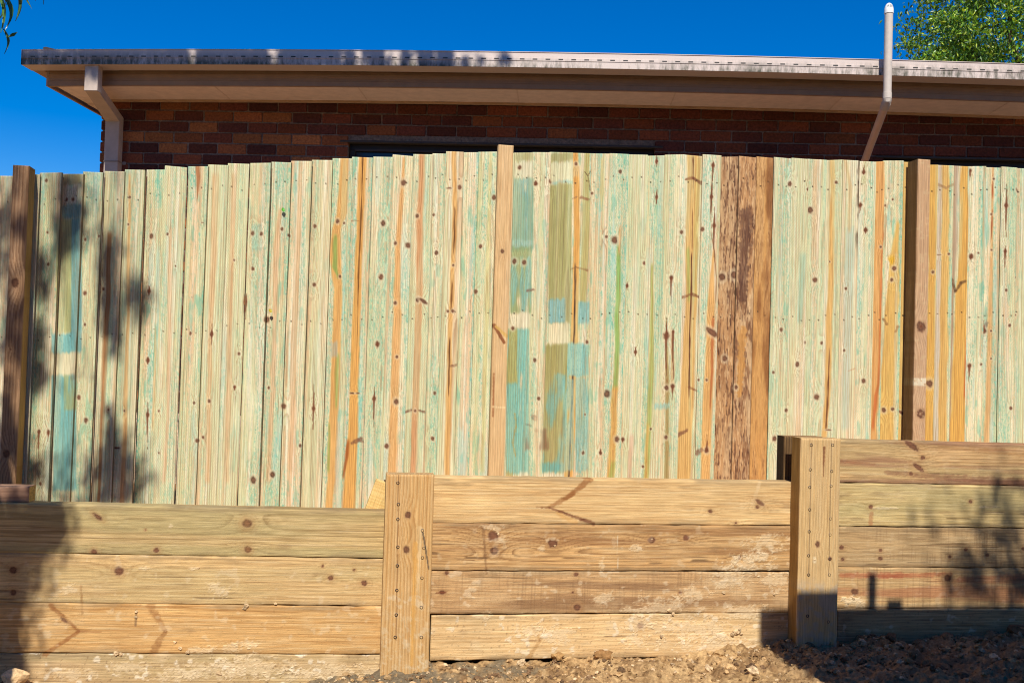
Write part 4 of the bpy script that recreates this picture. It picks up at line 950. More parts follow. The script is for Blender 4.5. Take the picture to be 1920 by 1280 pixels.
# barge along the left side
bg_ = MB()
zg = ZG0 + bow(XG)
bg_.box(XG, XG + .095, Y_GB + .006, 3.7, zg, zg + h, L3(168, 138, 112), 0, .004)
bg_.box(XG + .107, XG + .13, Y_FA + .002, 3.7, Z_SOF - .012 + bow(XG), zg + h * .8, L3(166, 136, 110), 0, .003)
bg_.build('barge_board', M_PAINT, HM, house)
rf = MB()
n_ = 110
for i in range(n_):
    x0 = XG + .05 + (XR + .5 - XG) * i / n_; x1 = XG + .05 + (XR + .5 - XG) * (i + 1) / n_
    up = .02 if i % 3 == 0 else 0
    rf.add([(x0, Y_GF + .06, ZG1 - .02 + up * .6), (x1, Y_GF + .06, ZG1 - .02 + up * .6), (x1, 3.8, ZG1 + .22 + up), (x0, 3.8, ZG1 + .22 + up)], [[0, 1, 2, 3]], L3(120, 112, 104))
rf.box(XG + .02, XR, 3.80, 3.86, Z_SOF, ZG1 + .24, L3(120, 112, 104))
q0 = hp(86, 92, -.3); q1 = hp(118, 95.5, -.3)
rf.prism([(0, -.04), (0, .0), (.02, .004), (q1[0] - q0[0], -.022), (q1[0] - q0[0], -.05)], -.34, -.26, lambda t, a, b: (q0[0] + a, t, q0[2] + b), L3(60, 54, 52))
rf.build('roof', M_METAL, HM, house)

# square downpipe at the left corner
DC = L3(186, 168, 152)
dp = MB()
a = hp(158, 150, Y_GF + .02); b2 = hp(183, 150, Y_GF + .02); zlo = float(hp(170, 170.5, Y_GF + .02)[2])
dx0, dx1 = float(a[0]), float(b2[0]); dw = dx1 - dx0
dp.box(dx0, dx1, Y_GF + .02, Y_GF + .095, zlo, ZG0 + bow(dx0) + .004, DC, 0, .004)
c0 = hp(196, 262, -.085); c1 = hp(222.5, 262, -.085); ztop = float(hp(209, 217, -.085)[2])
ex0, ex1 = float(c0[0]), float(c1[0])
dp.box(ex0, ex1, -.085, -.008, ZB, ztop, DC, 0, .004)
pr = [(0, 0), (1, 0), (1, 1), (0, 1)]
y0_, y1_ = Y_GF + .022, -.083
V8 = [(dx0 + .001, y0_, zlo + .01), (dx1 - .001, y0_, zlo + .01), (dx1 - .001, y0_ + .07, zlo + .055), (dx0 + .001, y0_ + .07, zlo + .055),
      (ex0 + .001, y1_, ztop - .045), (ex1 - .001, y1_, ztop - .045), (ex1 - .001, y1_ + .072, ztop - .002), (ex0 + .001, y1_ + .072, ztop - .002)]
dp.add(V8, [[0, 1, 2, 3], [4, 7, 6, 5], [0, 4, 5, 1], [1, 5, 6, 2], [2, 6, 7, 3], [3, 7, 4, 0]], DC)
dpo = dp.build('downpipe', M_PAINT, HM, house)
bk = MB(); zb2 = float(hp(209, 302, -.09)[2])
bk.box(ex0 - .002, ex1 + .002, -.0885, -.0855, zb2 - .006, zb2 + .006, L3(150, 134, 120)); bk.box(ex1 + .0005, ex1 + .0035, -.0885, -.006, zb2 - .006, zb2 + .006, L3(150, 134, 120))
bk.box(ex1 + .003, ex1 + .03, -.009, -.0045, zb2 - .012, zb2 + .012, L3(170, 156, 144), 0, .001)
bk.build('bracket', M_PAINT, HM, dpo)

# pvc vent pipe that cranks out round the gutter
VY = -.70
pc_ = L3(202, 188, 172)
t0 = hp(1663.5, 180, VY); t1 = hp(1665.5, 26, VY)
rp = .0285
px_ = float(t0[0])
vp = MB()
ztp = float(t1[2]); zel = float(hp(1663, 186, VY)[2])
vp.tube([(px_, VY, zel), (px_, VY, ztp)], rp, 28, pc_)
vp.tube([(px_, VY, zel + .002), (px_, VY, zel + .045), (px_, VY, zel + .047)], [rp * 1.10, rp * 1.10, rp * 1.02], 28, pc_)
l0 = np.array([px_, VY, zel - .012]); q = hp(1622, 300, -.10); l1 = np.array([q[0], -.10, q[2]]); dl = (l1 - l0) / np.linalg.norm(l1 - l0)
vp.tube([(px_, VY, zel + .004), (px_, VY, zel - .008), l0 + dl * .018, l0 + dl * .04], [rp * 1.06, rp * 1.06, rp * 1.06, rp * 1.06], 28, pc_)
vp.tube([l0 + dl * .026, l0 + dl * .072], rp * 1.12, 28, L3(206, 190, 168))
vp.tube([l0 + dl * .05, l1, l1 + dl * .9], rp * .98, 28, L3(224, 190, 160))
vpo = vp.build('vent_pipe', M_PVC, HM, house, smooth=False)
def smooth_by_angle(o, deg=35):
    me = o.data; me.polygons.foreach_set('use_smooth', np.ones(len(me.polygons), bool)); 
    import bmesh
    bm = bmesh.new(); bm.from_mesh(me)
    for e in bm.edges:
        if len(e.link_faces) == 2 and e.calc_face_angle(0) > R(deg): e.smooth = False
    bm.to_mesh(me); bm.free()
smooth_by_angle(vpo)
cp = MB()
rc = rp * 1.13
zc0 = ztp - .004
zt_cap = float(hp(1665, 6, VY)[2]); zb_cap = float(hp(1665, 26, VY)[2]); hc = zt_cap - zb_cap
zz = [0, .001, .30, .34, .50, .66, .80, .90, .97, 1.0]; rr = [.93, 1, 1, .99, .93, .83, .68, .50, .28, .02]
cp.tube([(px_, VY, zb_cap + hc * k) for k in zz], [rc * r_ for r_ in rr], 28, L3(238, 236, 228))
cpo = cp.build('cap', M_PVC, HM, vpo); smooth_by_angle(cpo, 40)
# the dark lettering on the rounded cap
fc = bpy.data.curves.new('lettering', 'FONT'); fc.body = 'ABA'; fc.size = 1; fc.align_x = 'CENTER'
tmp = bpy.data.objects.new('lettering', fc); me = bpy.data.meshes.new_from_object(tmp); bpy.data.objects.remove(tmp)
co = np.zeros(len(me.vertices) * 3, np.float32); me.vertices.foreach_get('co', co); co = co.reshape(-1, 3)
wtx = co[:, 0].max() - co[:, 0].min(); co[:, 0] /= wtx; co[:, 1] /= co[:, 1].max()
k = .50 + co[:, 1] * .28; rad = np.interp(k, zz, rr) * rc + .0012; an = co[:, 0] * 1.55
out = np.stack([px_ + rad * np.sin(an), VY - rad * np.cos(an), zb_cap + hc * k], -1)
me.vertices.foreach_set('co', out.astype(np.float32).ravel()); me.materials.clear()
m, t, b = mat('black_ink'); b.inputs['Base Color'].default_value = (.02, .022, .025, 1); me.materials.append(m)
link('lettering', me, HM, cpo)

# ================================================================== ground
def ground_h(x, y):
    """height of the dug clay in front of the wall"""
    xs_ = np.array([-8, -2.4, -1.5, -.6, -.3, 0, .35, .55, .8, 1.08, 1.3, 1.6, 2.0, 2.6, 6])
    zs_ = np.array([gz(v) for v in ()]) if False else GZ
    wl = WALL_D + WALL_T * x
    base = np.interp(x, GX, GZ)
    d = np.clip(wl - y, 0, 60)
    fall = np.clip(d * .02, 0, .05)
    n = fbm(x * 3.1, y * 3.1, 3, 4) - .5; n2 = fbm(x * 14, y * 14, 9, 4) - .5; n3 = np.abs(fbm(x * 38, y * 38, 12, 3) - .5)
    near = np.exp(-np.maximum(d - .9, 0) / 1.2)
    rough = np.interp(x, [-1, .1, .9, 1.3, 2.5], [.75, 1, .95, 1.3, 1.3])
    n4 = fbm(x * 26, y * 26, 15, 3) - .5
    ht = base - fall + (n * .06 + n2 * .055 * rough - n3 * .036 * rough + n4 * .036 * rough) * (.35 + .65 * near)
    for (mx, my, r_, a) in MOUNDS: ht = ht + a * np.exp(-((x - mx) ** 2 + (y - my) ** 2) / r_ ** 2)
    return ht
gl = [(-300, 1300), (0, 1290), (200, 1284), (400, 1279), (560, 1275), (640, 1268), (720, 1253), (810, 1248), (900, 1247), (1000, 1240), (1150, 1232), (1300, 1226), (1400, 1212), (1480, 1200), (1580, 1205), (1700, 1196), (1800, 1190), (1920, 1184), (2200, 1180)]
gp = [wall_pt(*q) for q in gl]
GX = np.array([q[0] for q in gp]); GZ = np.array([q[2] for q in gp]) + .004
MOUNDS = []
for (x, y, r_, a) in ((1125, 1226, .05, .028), (1045, 1228, .035, .022), (1480, 1205, .05, .02), (1770, 1200, .06, .03), (1905, 1195, .05, .035), (1640, 1205, .06, .025), (30, 1290, .06, .05)):
    q = wall_pt(x, y, .05); MOUNDS.append((q[0], q[1], r_, a))
ax = np.concatenate([-np.geomspace(300, 3.0, 26), np.arange(-2.9, 2.9, .0105), np.geomspace(2.9, 300, 26)])
ay = np.concatenate([-np.geomspace(300, .8, 22), np.linspace(-.7, 3.2, 24), np.arange(3.25, 4.75, .0105), np.linspace(4.76, 6, 5), np.geomspace(6.5, 400, 18)])
GXX, GYY = np.meshgrid(ax, ay, indexing='ij')
GH = ground_h(GXX, GYY)
GH = np.where(GYY > WALL_D + WALL_T * GXX + .03, np.minimum(GH, .02) - .05, GH)
def soil_col(x, y, hgt):
    n = fbm(x * 4, y * 4, 41, 4); f = fbm(x * 40, y * 40, 45, 3); f2 = vn(x * 120, y * 120, 46)
    c = np.ones(x.shape + (3,)) * (np.array((172, 140, 96)) / 255.)
    c = mixc(c, (194, 160, 112), ss(.45, .7, n) * .8)
    c = mixc(c, (134, 104, 70), ss(.5, .7, fbm(x * 9, y * 9, 49, 4)) * .8)
    c = mixc(c, (214, 180, 128), ss(.55, .74, f) * .6); c = mixc(c, (104, 76, 46), ss(.55, .72, fbm(x * 60, y * 60, 53, 3)) * .55)
    c = mixc(c, (98, 72, 48), ss(.60, .80, f2) * .4)
    a = wall_pt(730, 1250, .1); e = np.hypot((x - a[0]) / .42, (y - a[1] + .06) / .22)
    c = mixc(c, (112, 100, 80), ss(.35, .6, fbm(x * 12, y * 12, 51, 4) + .35 * (1 - e)) * (e < 2) * .9)
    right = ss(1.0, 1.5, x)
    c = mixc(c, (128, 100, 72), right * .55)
    return c
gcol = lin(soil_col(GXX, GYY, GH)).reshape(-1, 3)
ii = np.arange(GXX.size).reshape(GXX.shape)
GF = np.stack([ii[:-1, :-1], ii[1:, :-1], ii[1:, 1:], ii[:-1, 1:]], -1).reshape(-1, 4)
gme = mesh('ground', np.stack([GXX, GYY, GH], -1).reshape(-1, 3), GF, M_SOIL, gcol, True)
tag(link('ground', gme), kind='structure')

# clods, pebbles and crumbs of clay
rs = np.random.RandomState(4)
ph = (1 + 5 ** .5) / 2
ico = np.array([(-1, ph, 0), (1, ph, 0), (-1, -ph, 0), (1, -ph, 0), (0, -1, ph), (0, 1, ph), (0, -1, -ph), (0, 1, -ph), (ph, 0, -1), (ph, 0, 1), (-ph, 0, -1), (-ph, 0, 1)]) / math.hypot(1, ph)
icf = [(0, 11, 5), (0, 5, 1), (0, 1, 7), (0, 7, 10), (0, 10, 11), (1, 5, 9), (5, 11, 4), (11, 10, 2), (10, 7, 6), (7, 1, 8), (3, 9, 4), (3, 4, 2), (3, 2, 6), (3, 6, 8), (3, 8, 9), (4, 9, 5), (2, 4, 11), (6, 2, 10), (8, 6, 7), (9, 8, 1)]
def subdiv(v, f):
    v = list(map(tuple, v)); cache = {}; out = []
    def mid_(a, b):
        k = (min(a, b), max(a, b))
        if k not in cache:
            p = np.array(v[a]) + np.array(v[b]); p /= np.linalg.norm(p); cache[k] = len(v); v.append(tuple(p))
        return cache[k]
    for a, b, c in f:
        x, y, z = mid_(a, b), mid_(b, c), mid_(c, a); out += [(a, x, z), (b, y, x), (c, z, y), (x, y, z)]
    return np.array(v), out
s2v, s2f = subdiv(ico, icf)
def clod(rng, r, big=False):
    v, f = (s2v, s2f)
    d = 1 + .8 * (np.array([vn(p[0] * 1.7 + p[2] * 1.3 + 9, p[1] * 1.7 + p[2] * .7 + 5, int(rng.randint(1e6))) for p in v]) - .5) + .22 * (rng.rand(len(v)) - .5)
    s = np.array([1, rng.uniform(.7, 1), rng.uniform(.5, .85)]) * r
    q = v * d[:, None] * s
    a = rng.uniform(0, 6.28); ca, sa = math.cos(a), math.sin(a)
    return np.stack([q[:, 0] * ca - q[:, 1] * sa, q[:, 0] * sa + q[:, 1] * ca, q[:, 2]], -1), f
shapes = [clod(rs, 1.0)[0] for _ in range(24)]
cv, cf, cc = [], [], []
nb = 0
FARR = np.array(s2f)
for i in range(5200):
    x = rs.uniform(-2.3, 2.6)
    wl = WALL_D + WALL_T * x
    y = wl - .012 - abs(rs.normal(0, .30)) - .01
    dens = np.interp(x, [-2.3, -.6, .1, .9, 1.4, 2.6], [.6, .75, .8, .5, 1, 1])
    if rs.rand() > dens or y < 3.0: continue
    pr_ = 0.10
    r = .0028 + .0085 * rs.rand() ** 2.2 + (.018 * rs.rand() if rs.rand() < .045 * (1.8 if x > 1.2 else 1) else 0)
    # keep clear of the two uprights
    z = float(ground_h(np.array([x]), np.array([y]))[0]) + r * .15
    v = shapes[rs.randint(24)] * r + np.array([x, y, z])
    base = np.array([(180, 146, 100), (190, 156, 110), (150, 118, 80), (208, 180, 140), (120, 94, 68)][rs.randint(5)], float) * rs.uniform(.85, 1.1)
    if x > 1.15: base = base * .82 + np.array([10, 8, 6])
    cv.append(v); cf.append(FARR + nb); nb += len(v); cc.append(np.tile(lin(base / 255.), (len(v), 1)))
for (x, y, r) in ((1380, 1184, .016), (1374, 1188, .011), (1386, 1181, .010), (1390, 1187, .008), (256, 1146, .008), (255, 1156, .007), (462, 1134, .010), (458, 1140, .008), (516, 1131, .007), (328, 1203, .007), (338, 1214, .008), (352, 1222, .010), (218, 1224, .012), (226, 1226, .009),
                  (410, 1262, .012), (372, 1064, .006), (1255, 1143, .010), (1262, 1150, .008), (1240, 1192, .008), (1452, 1113, .007), (1357, 1110, .008), (1222, 1010, .006), (925, 990, .008), (934, 1000, .007), (1040, 1022, .006), (1192, 1026, .008), (1600, 1122, .008), (1590, 1130, .006), (1527, 1049, .006)):
    q_ = wall_pt(x, y, .002 if x < 1500 or x > 1577 else .094)
    v = shapes[rs.randint(24)] * r * np.array([1, .5, 1]) + q_
    cv.append(v); cf.append(FARR + nb); nb += len(v); cc.append(np.tile(lin(np.array((206, 176, 134)) * rs.uniform(.8, 1.08) / 255.), (len(v), 1)))
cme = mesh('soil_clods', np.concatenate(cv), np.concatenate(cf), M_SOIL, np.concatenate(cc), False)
tag(link('soil_clods', cme), 'loose crumbs and clods of dug clay along the foot of the wall', 'soil', kind='stuff')
# a few big lumps that stand out
BIG = [((1130, 1228), .040, (150, 112, 70), 'largest dark clay clod at the foot of the middle wall bay'), ((1046, 1230), .026, (170, 132, 84), 'small brown clod just left of the largest clay clod'),
       ((1778, 1195), .034, (124, 98, 70), 'dark clod in shade under the right wall bay'), ((1905, 1184), .040, (112, 86, 60), 'dark clod at the right edge of the picture against the wall'),
       ((1652, 1203), .030, (150, 120, 86), 'grey brown clod just right of the pale upright post'), ((28, 1271), .044, (226, 190, 140), 'pale sunlit clod at the left corner in front of the lowest sleeper')]
for (q, r, c, lab) in BIG:
    p = wall_pt(q[0], q[1], .06 if q[0] > 100 else .12)
    v, f = clod(rs, r); v2, f2 = [], []
    o = tag(link('clay_clod', mesh('clay_clod', v + 0, np.array(f), M_SOIL, np.tile(lin(np.array(c) / 255.), (len(v), 1)) * (0.9 + .25 * rs.rand(len(v), 1)), False), Matrix.Translation((p[0], p[1], p[2] + r * .05))), lab, 'clod', 'larger clay clods in front of the wall')

# filled ground behind the wall, up to the fence and on under the house
bx = np.concatenate([[-300, -60, -12], np.arange(-5, 5.1, .25), [12, 60, 300]]); 
def backfill_h(x): return np.interp(x, [-5, -2, -.62, -.58, 1.15, 1.2, 5], [.36, .44, .46, .58, .60, .72, .76])
by = np.array([.078, .3, .6, 1.0, 1.5, 2.5, 4, 8, 20, 60, 200, 400.])
BX, BY = np.meshgrid(np.unique(np.concatenate([bx, [-.62, -.58, 1.15, 1.2]])), by, indexing='ij')
BYY = WALL_D + WALL_T * np.clip(BX, -6, 6) + BY
BZ = backfill_h(BX) + .02 * (fbm(BX * 3, BYY * 3, 5, 3) - .5)
bi = np.arange(BX.size).reshape(BX.shape)
BF = np.stack([bi[:-1, :-1], bi[1:, :-1], bi[1:, 1:], bi[:-1, 1:]], -1).reshape(-1, 4)
tag(link('backfill', mesh('backfill', np.stack([BX, BYY, BZ], -1).reshape(-1, 3), BF, M_SOIL, np.tile(np.array(L3(150, 112, 72)), (BX.size, 1)), True)), kind='structure')

pb = MB(); pb.box(XL - .4, XR + 2, -1.15, -.012, .0, .84, L3(210, 184, 152), 0, .01)  # unseen pale strip, added to bounce sunlight up onto the soffit
tag(pb.build('bounce_path', M_SOIL, HM), kind='structure')

# ================================================================== trees
def leaf_quads(rng, centres, n_each, spread, ln, wd, droop, cols, flat=.35, axis_out=None):
    """leaf blades: five-vertex folded lances"""
    V, F, C = [], [], []
    k = 0
    for ci, c in enumerate(centres):
        n = n_each if np.isscalar(n_each) else n_each[ci]
        sp = spread if np.isscalar(spread) or len(np.shape(spread)) == 1 else spread[ci]
        for _ in range(n):
            p = np.array(c) + rng.normal(0, 1, 3) * sp
            d = rng.normal(0, 1, 3); d[2] -= droop; d /= np.linalg.norm(d)
            s = np.cross(d, rng.normal(0, 1, 3)); s /= np.linalg.norm(s) + 1e-9
            nn_ = np.cross(d, s)
            L = ln * rng.uniform(.6, 1.15); W = wd * rng.uniform(.7, 1.2)
            p = p - d * L * .5; b0 = p; m1 = p + d * L * .4; tip = p + d * L + nn_ * L * .12 * rng.normal()
            V += [b0, m1 + s * W * .5 + nn_ * W * flat * .5, m1 - nn_ * W * .1, m1 - s * W * .5 + nn_ * W * flat * .5, tip]
            F += [[k, k + 1, k + 2], [k, k + 2, k + 3], [k + 1, k + 4, k + 2], [k + 2, k + 4, k + 3]]
            cl = np.array(cols[rng.randint(len(cols))], float) * rng.uniform(.8, 1.2)
            C += [lin(np.clip(cl, 0, 255) / 255.)] * 5; k += 5
    return np.array(V), np.array(F), np.array(C)
def limb(mb, a, b, r0, r1, rng, bend=.12, n=7, col=(1, 1, 1), sides=9):
    a, b = np.array(a, float), np.array(b, float); L = np.linalg.norm(b - a); off = rng.normal(0, 1, 3) * L * bend
    pts = [a + (b - a) * t + off * math.sin(math.pi * t) + rng.normal(0, 1, 3) * L * .012 * (0 < t < 1) for t in np.linspace(0, 1, n)]
    mb.tube(pts, [r0 + (r1 - r0) * t for t in np.linspace(0, 1, n)], sides, col); return pts
# ---- leafy tree behind the house on the right
rng = np.random.RandomState(11)
TY = 17.0
tc_ = P(2050, 55, TY); tb = np.array([tc_[0] + .3, TY, .5])
TM = Matrix.Translation(tuple(tb))
tr = root('tree', TM, 'dense sunlit green tree rising behind the right end of the gutter', 'tree'); WORLD[tr.name] = TM
cen, brs = [], MB()
BC = L3(88, 72, 58)
top = tc_ + np.array([.2, 0, .6])
limb(brs, tb, tb + (top - tb) * .45, .26, .17, rng, .03, 8, BC)
fork = tb + (top - tb) * .45
RX, RZ = 3.0, 2.9
mains = []
for i in range(11):
    a = rng.uniform(0, 2 * math.pi); e = rng.uniform(-.2, 1.1)
    tip = tc_ + np.array([RX * .72 * math.cos(a) * math.cos(e), RX * .72 * math.sin(a) * math.cos(e), RZ * .7 * math.sin(e)])
    mains.append(limb(brs, fork, tip, .11, .03, rng, .10, 8, BC))
cnt = 0
while len(cen) < 520:
    q = rng.normal(0, 1, 3); q /= np.linalg.norm(q); rr_ = rng.uniform(.4, 1.0) ** .5
    lump = 1 + .24 * (fbm(np.array([q[0] * 2.2 + 5]), np.array([q[2] * 2.2 + q[1] * 1.7]), 3, 2)[0] - .5) * 2
    p = tc_ + q * np.array([RX, RX, RZ]) * rr_ * lump
    if p[2] < tb[2] + 2.2: continue
    cen.append(p)
    if rng.rand() < .35:
        m_ = mains[rng.randint(len(mains))]; s_ = m_[rng.randint(3, len(m_))]
        if np.linalg.norm(s_ - p) < 1.8: limb(brs, s_, p, .022, .006, rng, .12, 5, BC, 6)
brs.build('trunk', M_BARK, None, tr)
spr = [np.array([.24, .24, .11]) * rng.uniform(.7, 1.15) for _ in cen]
V, F, C = leaf_quads(rng, cen, 210, spr, .10, .038, 1.0, [(64, 106, 42), (82, 128, 46), (108, 152, 52), (50, 90, 40), (128, 168, 60), (160, 184, 76)], .3)
tone = np.repeat([(.85 + .45 * rng.rand()) * np.array([1.0 + .25 * rng.rand(), 1.0, .8]) for _ in cen], 210 * 5, axis=0); C = C * tone
link('crown', mesh('crown', V, F, M_LEAF, C), None, tr)

# ---- gum tree on the left: trunk out of frame, its drooping leaves reach into the picture and shade the wall, fence and gutter
rng = np.random.RandomState(21)
sun = np.array(SUN)
gb = np.array([-1.93, 2.7, 0.0])
GM = Matrix.Translation(tuple(gb))
gum = root('gum_tree', GM, 'gum tree at the left with narrow drooping leaves in the top corner', 'tree'); WORLD[gum.name] = GM
gm = MB(); GBK = L3(140, 122, 104)
tp = [np.array(o_) for o_ in ((-1.93, 2.7, -.1), (-1.95, 2.7, .3), (-1.99, 2.7, .8), (-2.07, 2.7, 1.4), (-2.14, 2.7, 1.9), (-2.34, 2.68, 2.6), (-2.66, 2.62, 3.4), (-2.95, 2.5, 4.5), (-3.0, 2.2, 6.0), (-2.85, 1.9, 8.2))]
gm.tube(tp, [.32, .26, .25, .24, .23, .21, .19, .17, .13, .07], 18, GBK)
CL = []     # clusters: centre, spread, count
def shade(px, py, plane, t, rx, rz, n):
    D0, T = {'w': (WALL_D, WALL_T), 'f': (FEN_D, FEN_T), 'g': (HOU_D + Y_GF * HK, HOU_T)}[plane]
    s = P(px, py, D0, T); D = s[1]
    CL.append((s + sun * t, np.array([rx * D / FPX, rx * D / FPX * 1.2, rz * D / FPX * .75]), n))
SH = [('f', 205, 470, 5.4, 11, 26, 106), ('f', 203, 580, 5.4, 10, 26, 106), ('f', 252, 540, 7.0, 12, 20, 40), ('f', 262, 590, 7.0, 8, 16, 18), ('f', 212, 640, 5.4, 6, 16, 40),
      ('f', 128, 370, 5.2, 14, 22, 99), ('f', 118, 450, 5.2, 10, 22, 70), ('f', 145, 400, 5.2, 8, 20, 59), ('f', 62, 480, 5.2, 12, 30, 76), ('f', 78, 530, 5.2, 9, 30, 70), ('f', 64, 690, 5.0, 12, 30, 118), ('f', 70, 620, 5.0, 8, 20, 52),
      ('f', 30, 390, 5.0, 14, 20, 59), ('f', 30, 640, 5.0, 14, 40, 178), ('f', 22, 560, 5.0, 10, 20, 47), ('f', 22, 800, 5.0, 16, 40, 178), ('f', 28, 880, 5.0, 18, 20, 148), ('f', 5, 450, 5.0, 14, 60, 178),
      ('f', 210, 860, 5.2, 16, 34, 118), ('f', 240, 900, 5.2, 18, 24, 106), ('f', 195, 920, 5.2, 18, 18, 89), ('f', 130, 900, 5.2, 26, 18, 64), ('f', 60, 880, 5.1, 14, 24, 59), ('f', 170, 400, 5.3, 12, 30, 22),
      ('w', 60, 965, 4.2, 34, 16, 243), ('w', 30, 1010, 4.2, 34, 22, 243), ('w', 20, 1090, 4.2, 20, 30, 243), ('w', 10, 1180, 4.2, 24, 34, 243), ('w', 10, 1260, 4.2, 24, 30, 189), ('w', 90, 960, 4.2, 18, 12, 81), ('w', 70, 985, 4.2, 26, 24, 160), ('w', 100, 1000, 4.2, 14, 16, 60), ('w', 40, 1040, 4.2, 22, 16, 120), ('f', 200, 520, 5.0, 9, 30, 67), ('f', 210, 610, 5.0, 9, 20, 54), ('f', 258, 560, 5.0, 12, 18, 54), ('f', 120, 410, 4.8, 12, 26, 67), ('f', 205, 800, 5.0, 12, 24, 54), ('f', 230, 880, 5.0, 20, 24, 81), ('f', 140, 350, 4.8, 10, 12, 32)]
for s_ in SH: shade(s_[1], s_[2], s_[0], *s_[3:])
for x in np.arange(20, 640, 17):
    if any(abs(x - q) < w_ for q, w_ in ((300, 4), (364, 9), (400, 4), (515, 8), (556, 4))): continue
    shade(x + rng.uniform(-4, 4), 103 + rng.uniform(-5, 6), 'g', 4.6, 6, 9, 70)
    shade(x + rng.uniform(-4, 4), 119 + rng.uniform(-5, 6), 'g', 4.6, 6, 9, 70)
for x, n in ((655, 34), (685, 10), (700, 34), (712, 34), (760, 26), (790, 30), (806, 34), (826, 34), (842, 30)):
    shade(x, 103, 'g', 4.6, 4.5, 8, n * 2); shade(x, 118, 'g', 4.6, 4.5, 8, n * 2)
for x, y, n in ((872, 118, 16), (900, 120, 12), (945, 115, 16), (950, 108, 8), (730, 120, 8)): shade(x, y, 'g', 4.6, 5, 6, n * 2)
CL.append((P(14, 14, 5.35), np.array([.05, .05, .06]), 9)); 
allc_ = [c for c, _, _ in CL]
# boughs that carry the clusters: one per neighbouring bunch
hub = {}
for c, sp, n in CL:
    key = (round(c[0] / 1.1), round(c[1] / 1.3), round(c[2] / 1.1)); hub.setdefault(key, []).append(c)
for key, cs in hub.items():
    hang = 1.7 if (m0 := np.mean(cs, 0))[2] > 4.2 and m0[1] < 2.4 else .3
    m_ = m0 + np.array([-.1, -.05, hang])
    st = tp[6 if m_[2] < 4.0 else 7 if m_[2] < 6 else 8 if m_[2] < 7.4 else 9]
    limb(gm, st, m_, .045, .012, rng, .05, 9, GBK, 8)
    for c in cs: limb(gm, m_, c + np.array([0, 0, .05]), .005, .002, rng, .03, 4, GBK, 5)
gm.build('trunk', M_BARK, None, gum)
GC_ = [(70, 96, 46), (84, 110, 52), (58, 82, 42), (98, 120, 60)]
Vs, Fs, Cs = [], [], []; nb = 0
for c, sp, n in CL:
    V, F, C = leaf_quads(rng, [c], n, sp, .085, .022, 1.6, GC_, .2)
    Vs.append(V); Fs.append(F + nb); Cs.append(C); nb += len(V)
# the hanging leaves seen in the top left corner, each placed and curved
def lance(p0, p1, bendv, w_, col):
    global nb
    n = 9; d = p1 - p0; side = np.cross(d / np.linalg.norm(d), np.array([0.25, 1, .1])); side /= np.linalg.norm(side)
    V, F = [], []
    for i in range(n):
        t = i / (n - 1); q = p0 + d * t + bendv * math.sin(math.pi * t); ww = w_ * (math.sin(math.pi * min(1, t * .93 + .05)) ** .8) * (1 - .35 * t) + .0006
        V += [q - side * ww * .5, q + np.array([0, .004, 0]), q + side * ww * .5]
    for i in range(n - 1):
        for k in (0, 1): F.append([i * 3 + k, i * 3 + k + 1, i * 3 + k + 4]); F.append([i * 3 + k, i * 3 + k + 4, i * 3 + k + 3])
    Vs.append(np.array(V)); Fs.append(np.array(F) + nb); nb += len(V); Cs.append(np.tile(lin(np.array(col) / 255.), (len(V), 1)))
HY = 5.3
for (a_, b_2, bd, w_, col) in (((22, -34), (29, 40), .035, .030, (56, 84, 40)), ((36, -40), (30, 38), .02, .026, (64, 96, 44)), ((2, -16), (7, 60), .05, .034, (60, 92, 40)), ((-6, -20), (1, 62), .03, .030, (92, 128, 40)),
                               ((6, 54), (8, 101), .026, .022, (58, 86, 38)), ((80, -30), (81, 9), .006, .010, (58, 80, 44)), ((10, -30), (12, 10), .01, .012, (58, 80, 44)), ((68, -40), (66, 2), .004, .01, (58, 80, 44))):
    A, B = P(*a_, HY + rng.uniform(-.1, .1)), P(*b_2, HY + rng.uniform(-.1, .1)); lance(A, B, np.array([bd, 0, 0]), w_, col)
link('crown', mesh('crown', np.concatenate(Vs), np.concatenate(Fs), M_LEAF, np.concatenate(Cs)), None, gum)
tw = MB(); 
limb(tw, tp[6], P(20, -70, 5.3), .03, .006, rng, .06, 9, GBK, 7)
for q in ((22, -34), (36, -40), (2, -16), (-6, -20), (80, -30), (68, -40), (10, -30)): limb(tw, P(20, -70, 5.3), P(*q, 5.3), .004, .002, rng, .05, 4, GBK, 5)
limb(tw, P(10, 8, 5.3), P(6, 54, 5.3), .002, .001, rng, .03, 4, GBK, 5); limb(tw, P(12, -60, 5.3), P(10, 8, 5.3), .003, .002, rng, .03, 4, GBK, 5)
tw.build('twig', M_BARK, None, gum)

# ---- shrub tree beyond the right edge whose leaves dapple the right bay
rng = np.random.RandomState(31)
sb = np.array([3.3, 1.6, 0.0]); SM = Matrix.Translation(tuple(sb))
shr = root('tree', SM, 'small leafy tree just outside the right edge shading the right wall bay', 'tree'); WORLD[shr.name] = SM
CL2 = []
def shade2(px, py, t, rx, rz, n):
    s = wall_pt(px, py); D = s[1]; CL2.append((s + sun * t, np.array([rx * D / FPX, rx * D / FPX * 1.2, rz * D / FPX * .75]), n))
for s_ in ((1870, 930, 6.6, 23, 27, 16), (1900, 900, 6.6, 18, 18, 9), (1850, 1000, 6.6, 19, 32, 26), (1900, 990, 6.6, 18, 41, 26), (1810, 1060, 6.6, 18, 27, 28), (1870, 1060, 6.6, 27, 27, 39), (1760, 1010, 6.6, 19, 21, 7),
           (1760, 910, 6.6, 16, 35, 3), (1830, 1100, 6.6, 30, 18, 45), (1900, 1110, 6.6, 27, 18, 45), (1780, 1095, 6.6, 12, 13, 13), (1740, 945, 6.6, 18, 18, 3), (1940, 1050, 6.6, 23, 55, 58), (1960, 950, 6.6, 23, 55, 39), (1690, 1000, 6.6, 23, 13, 3)): shade2(*s_)
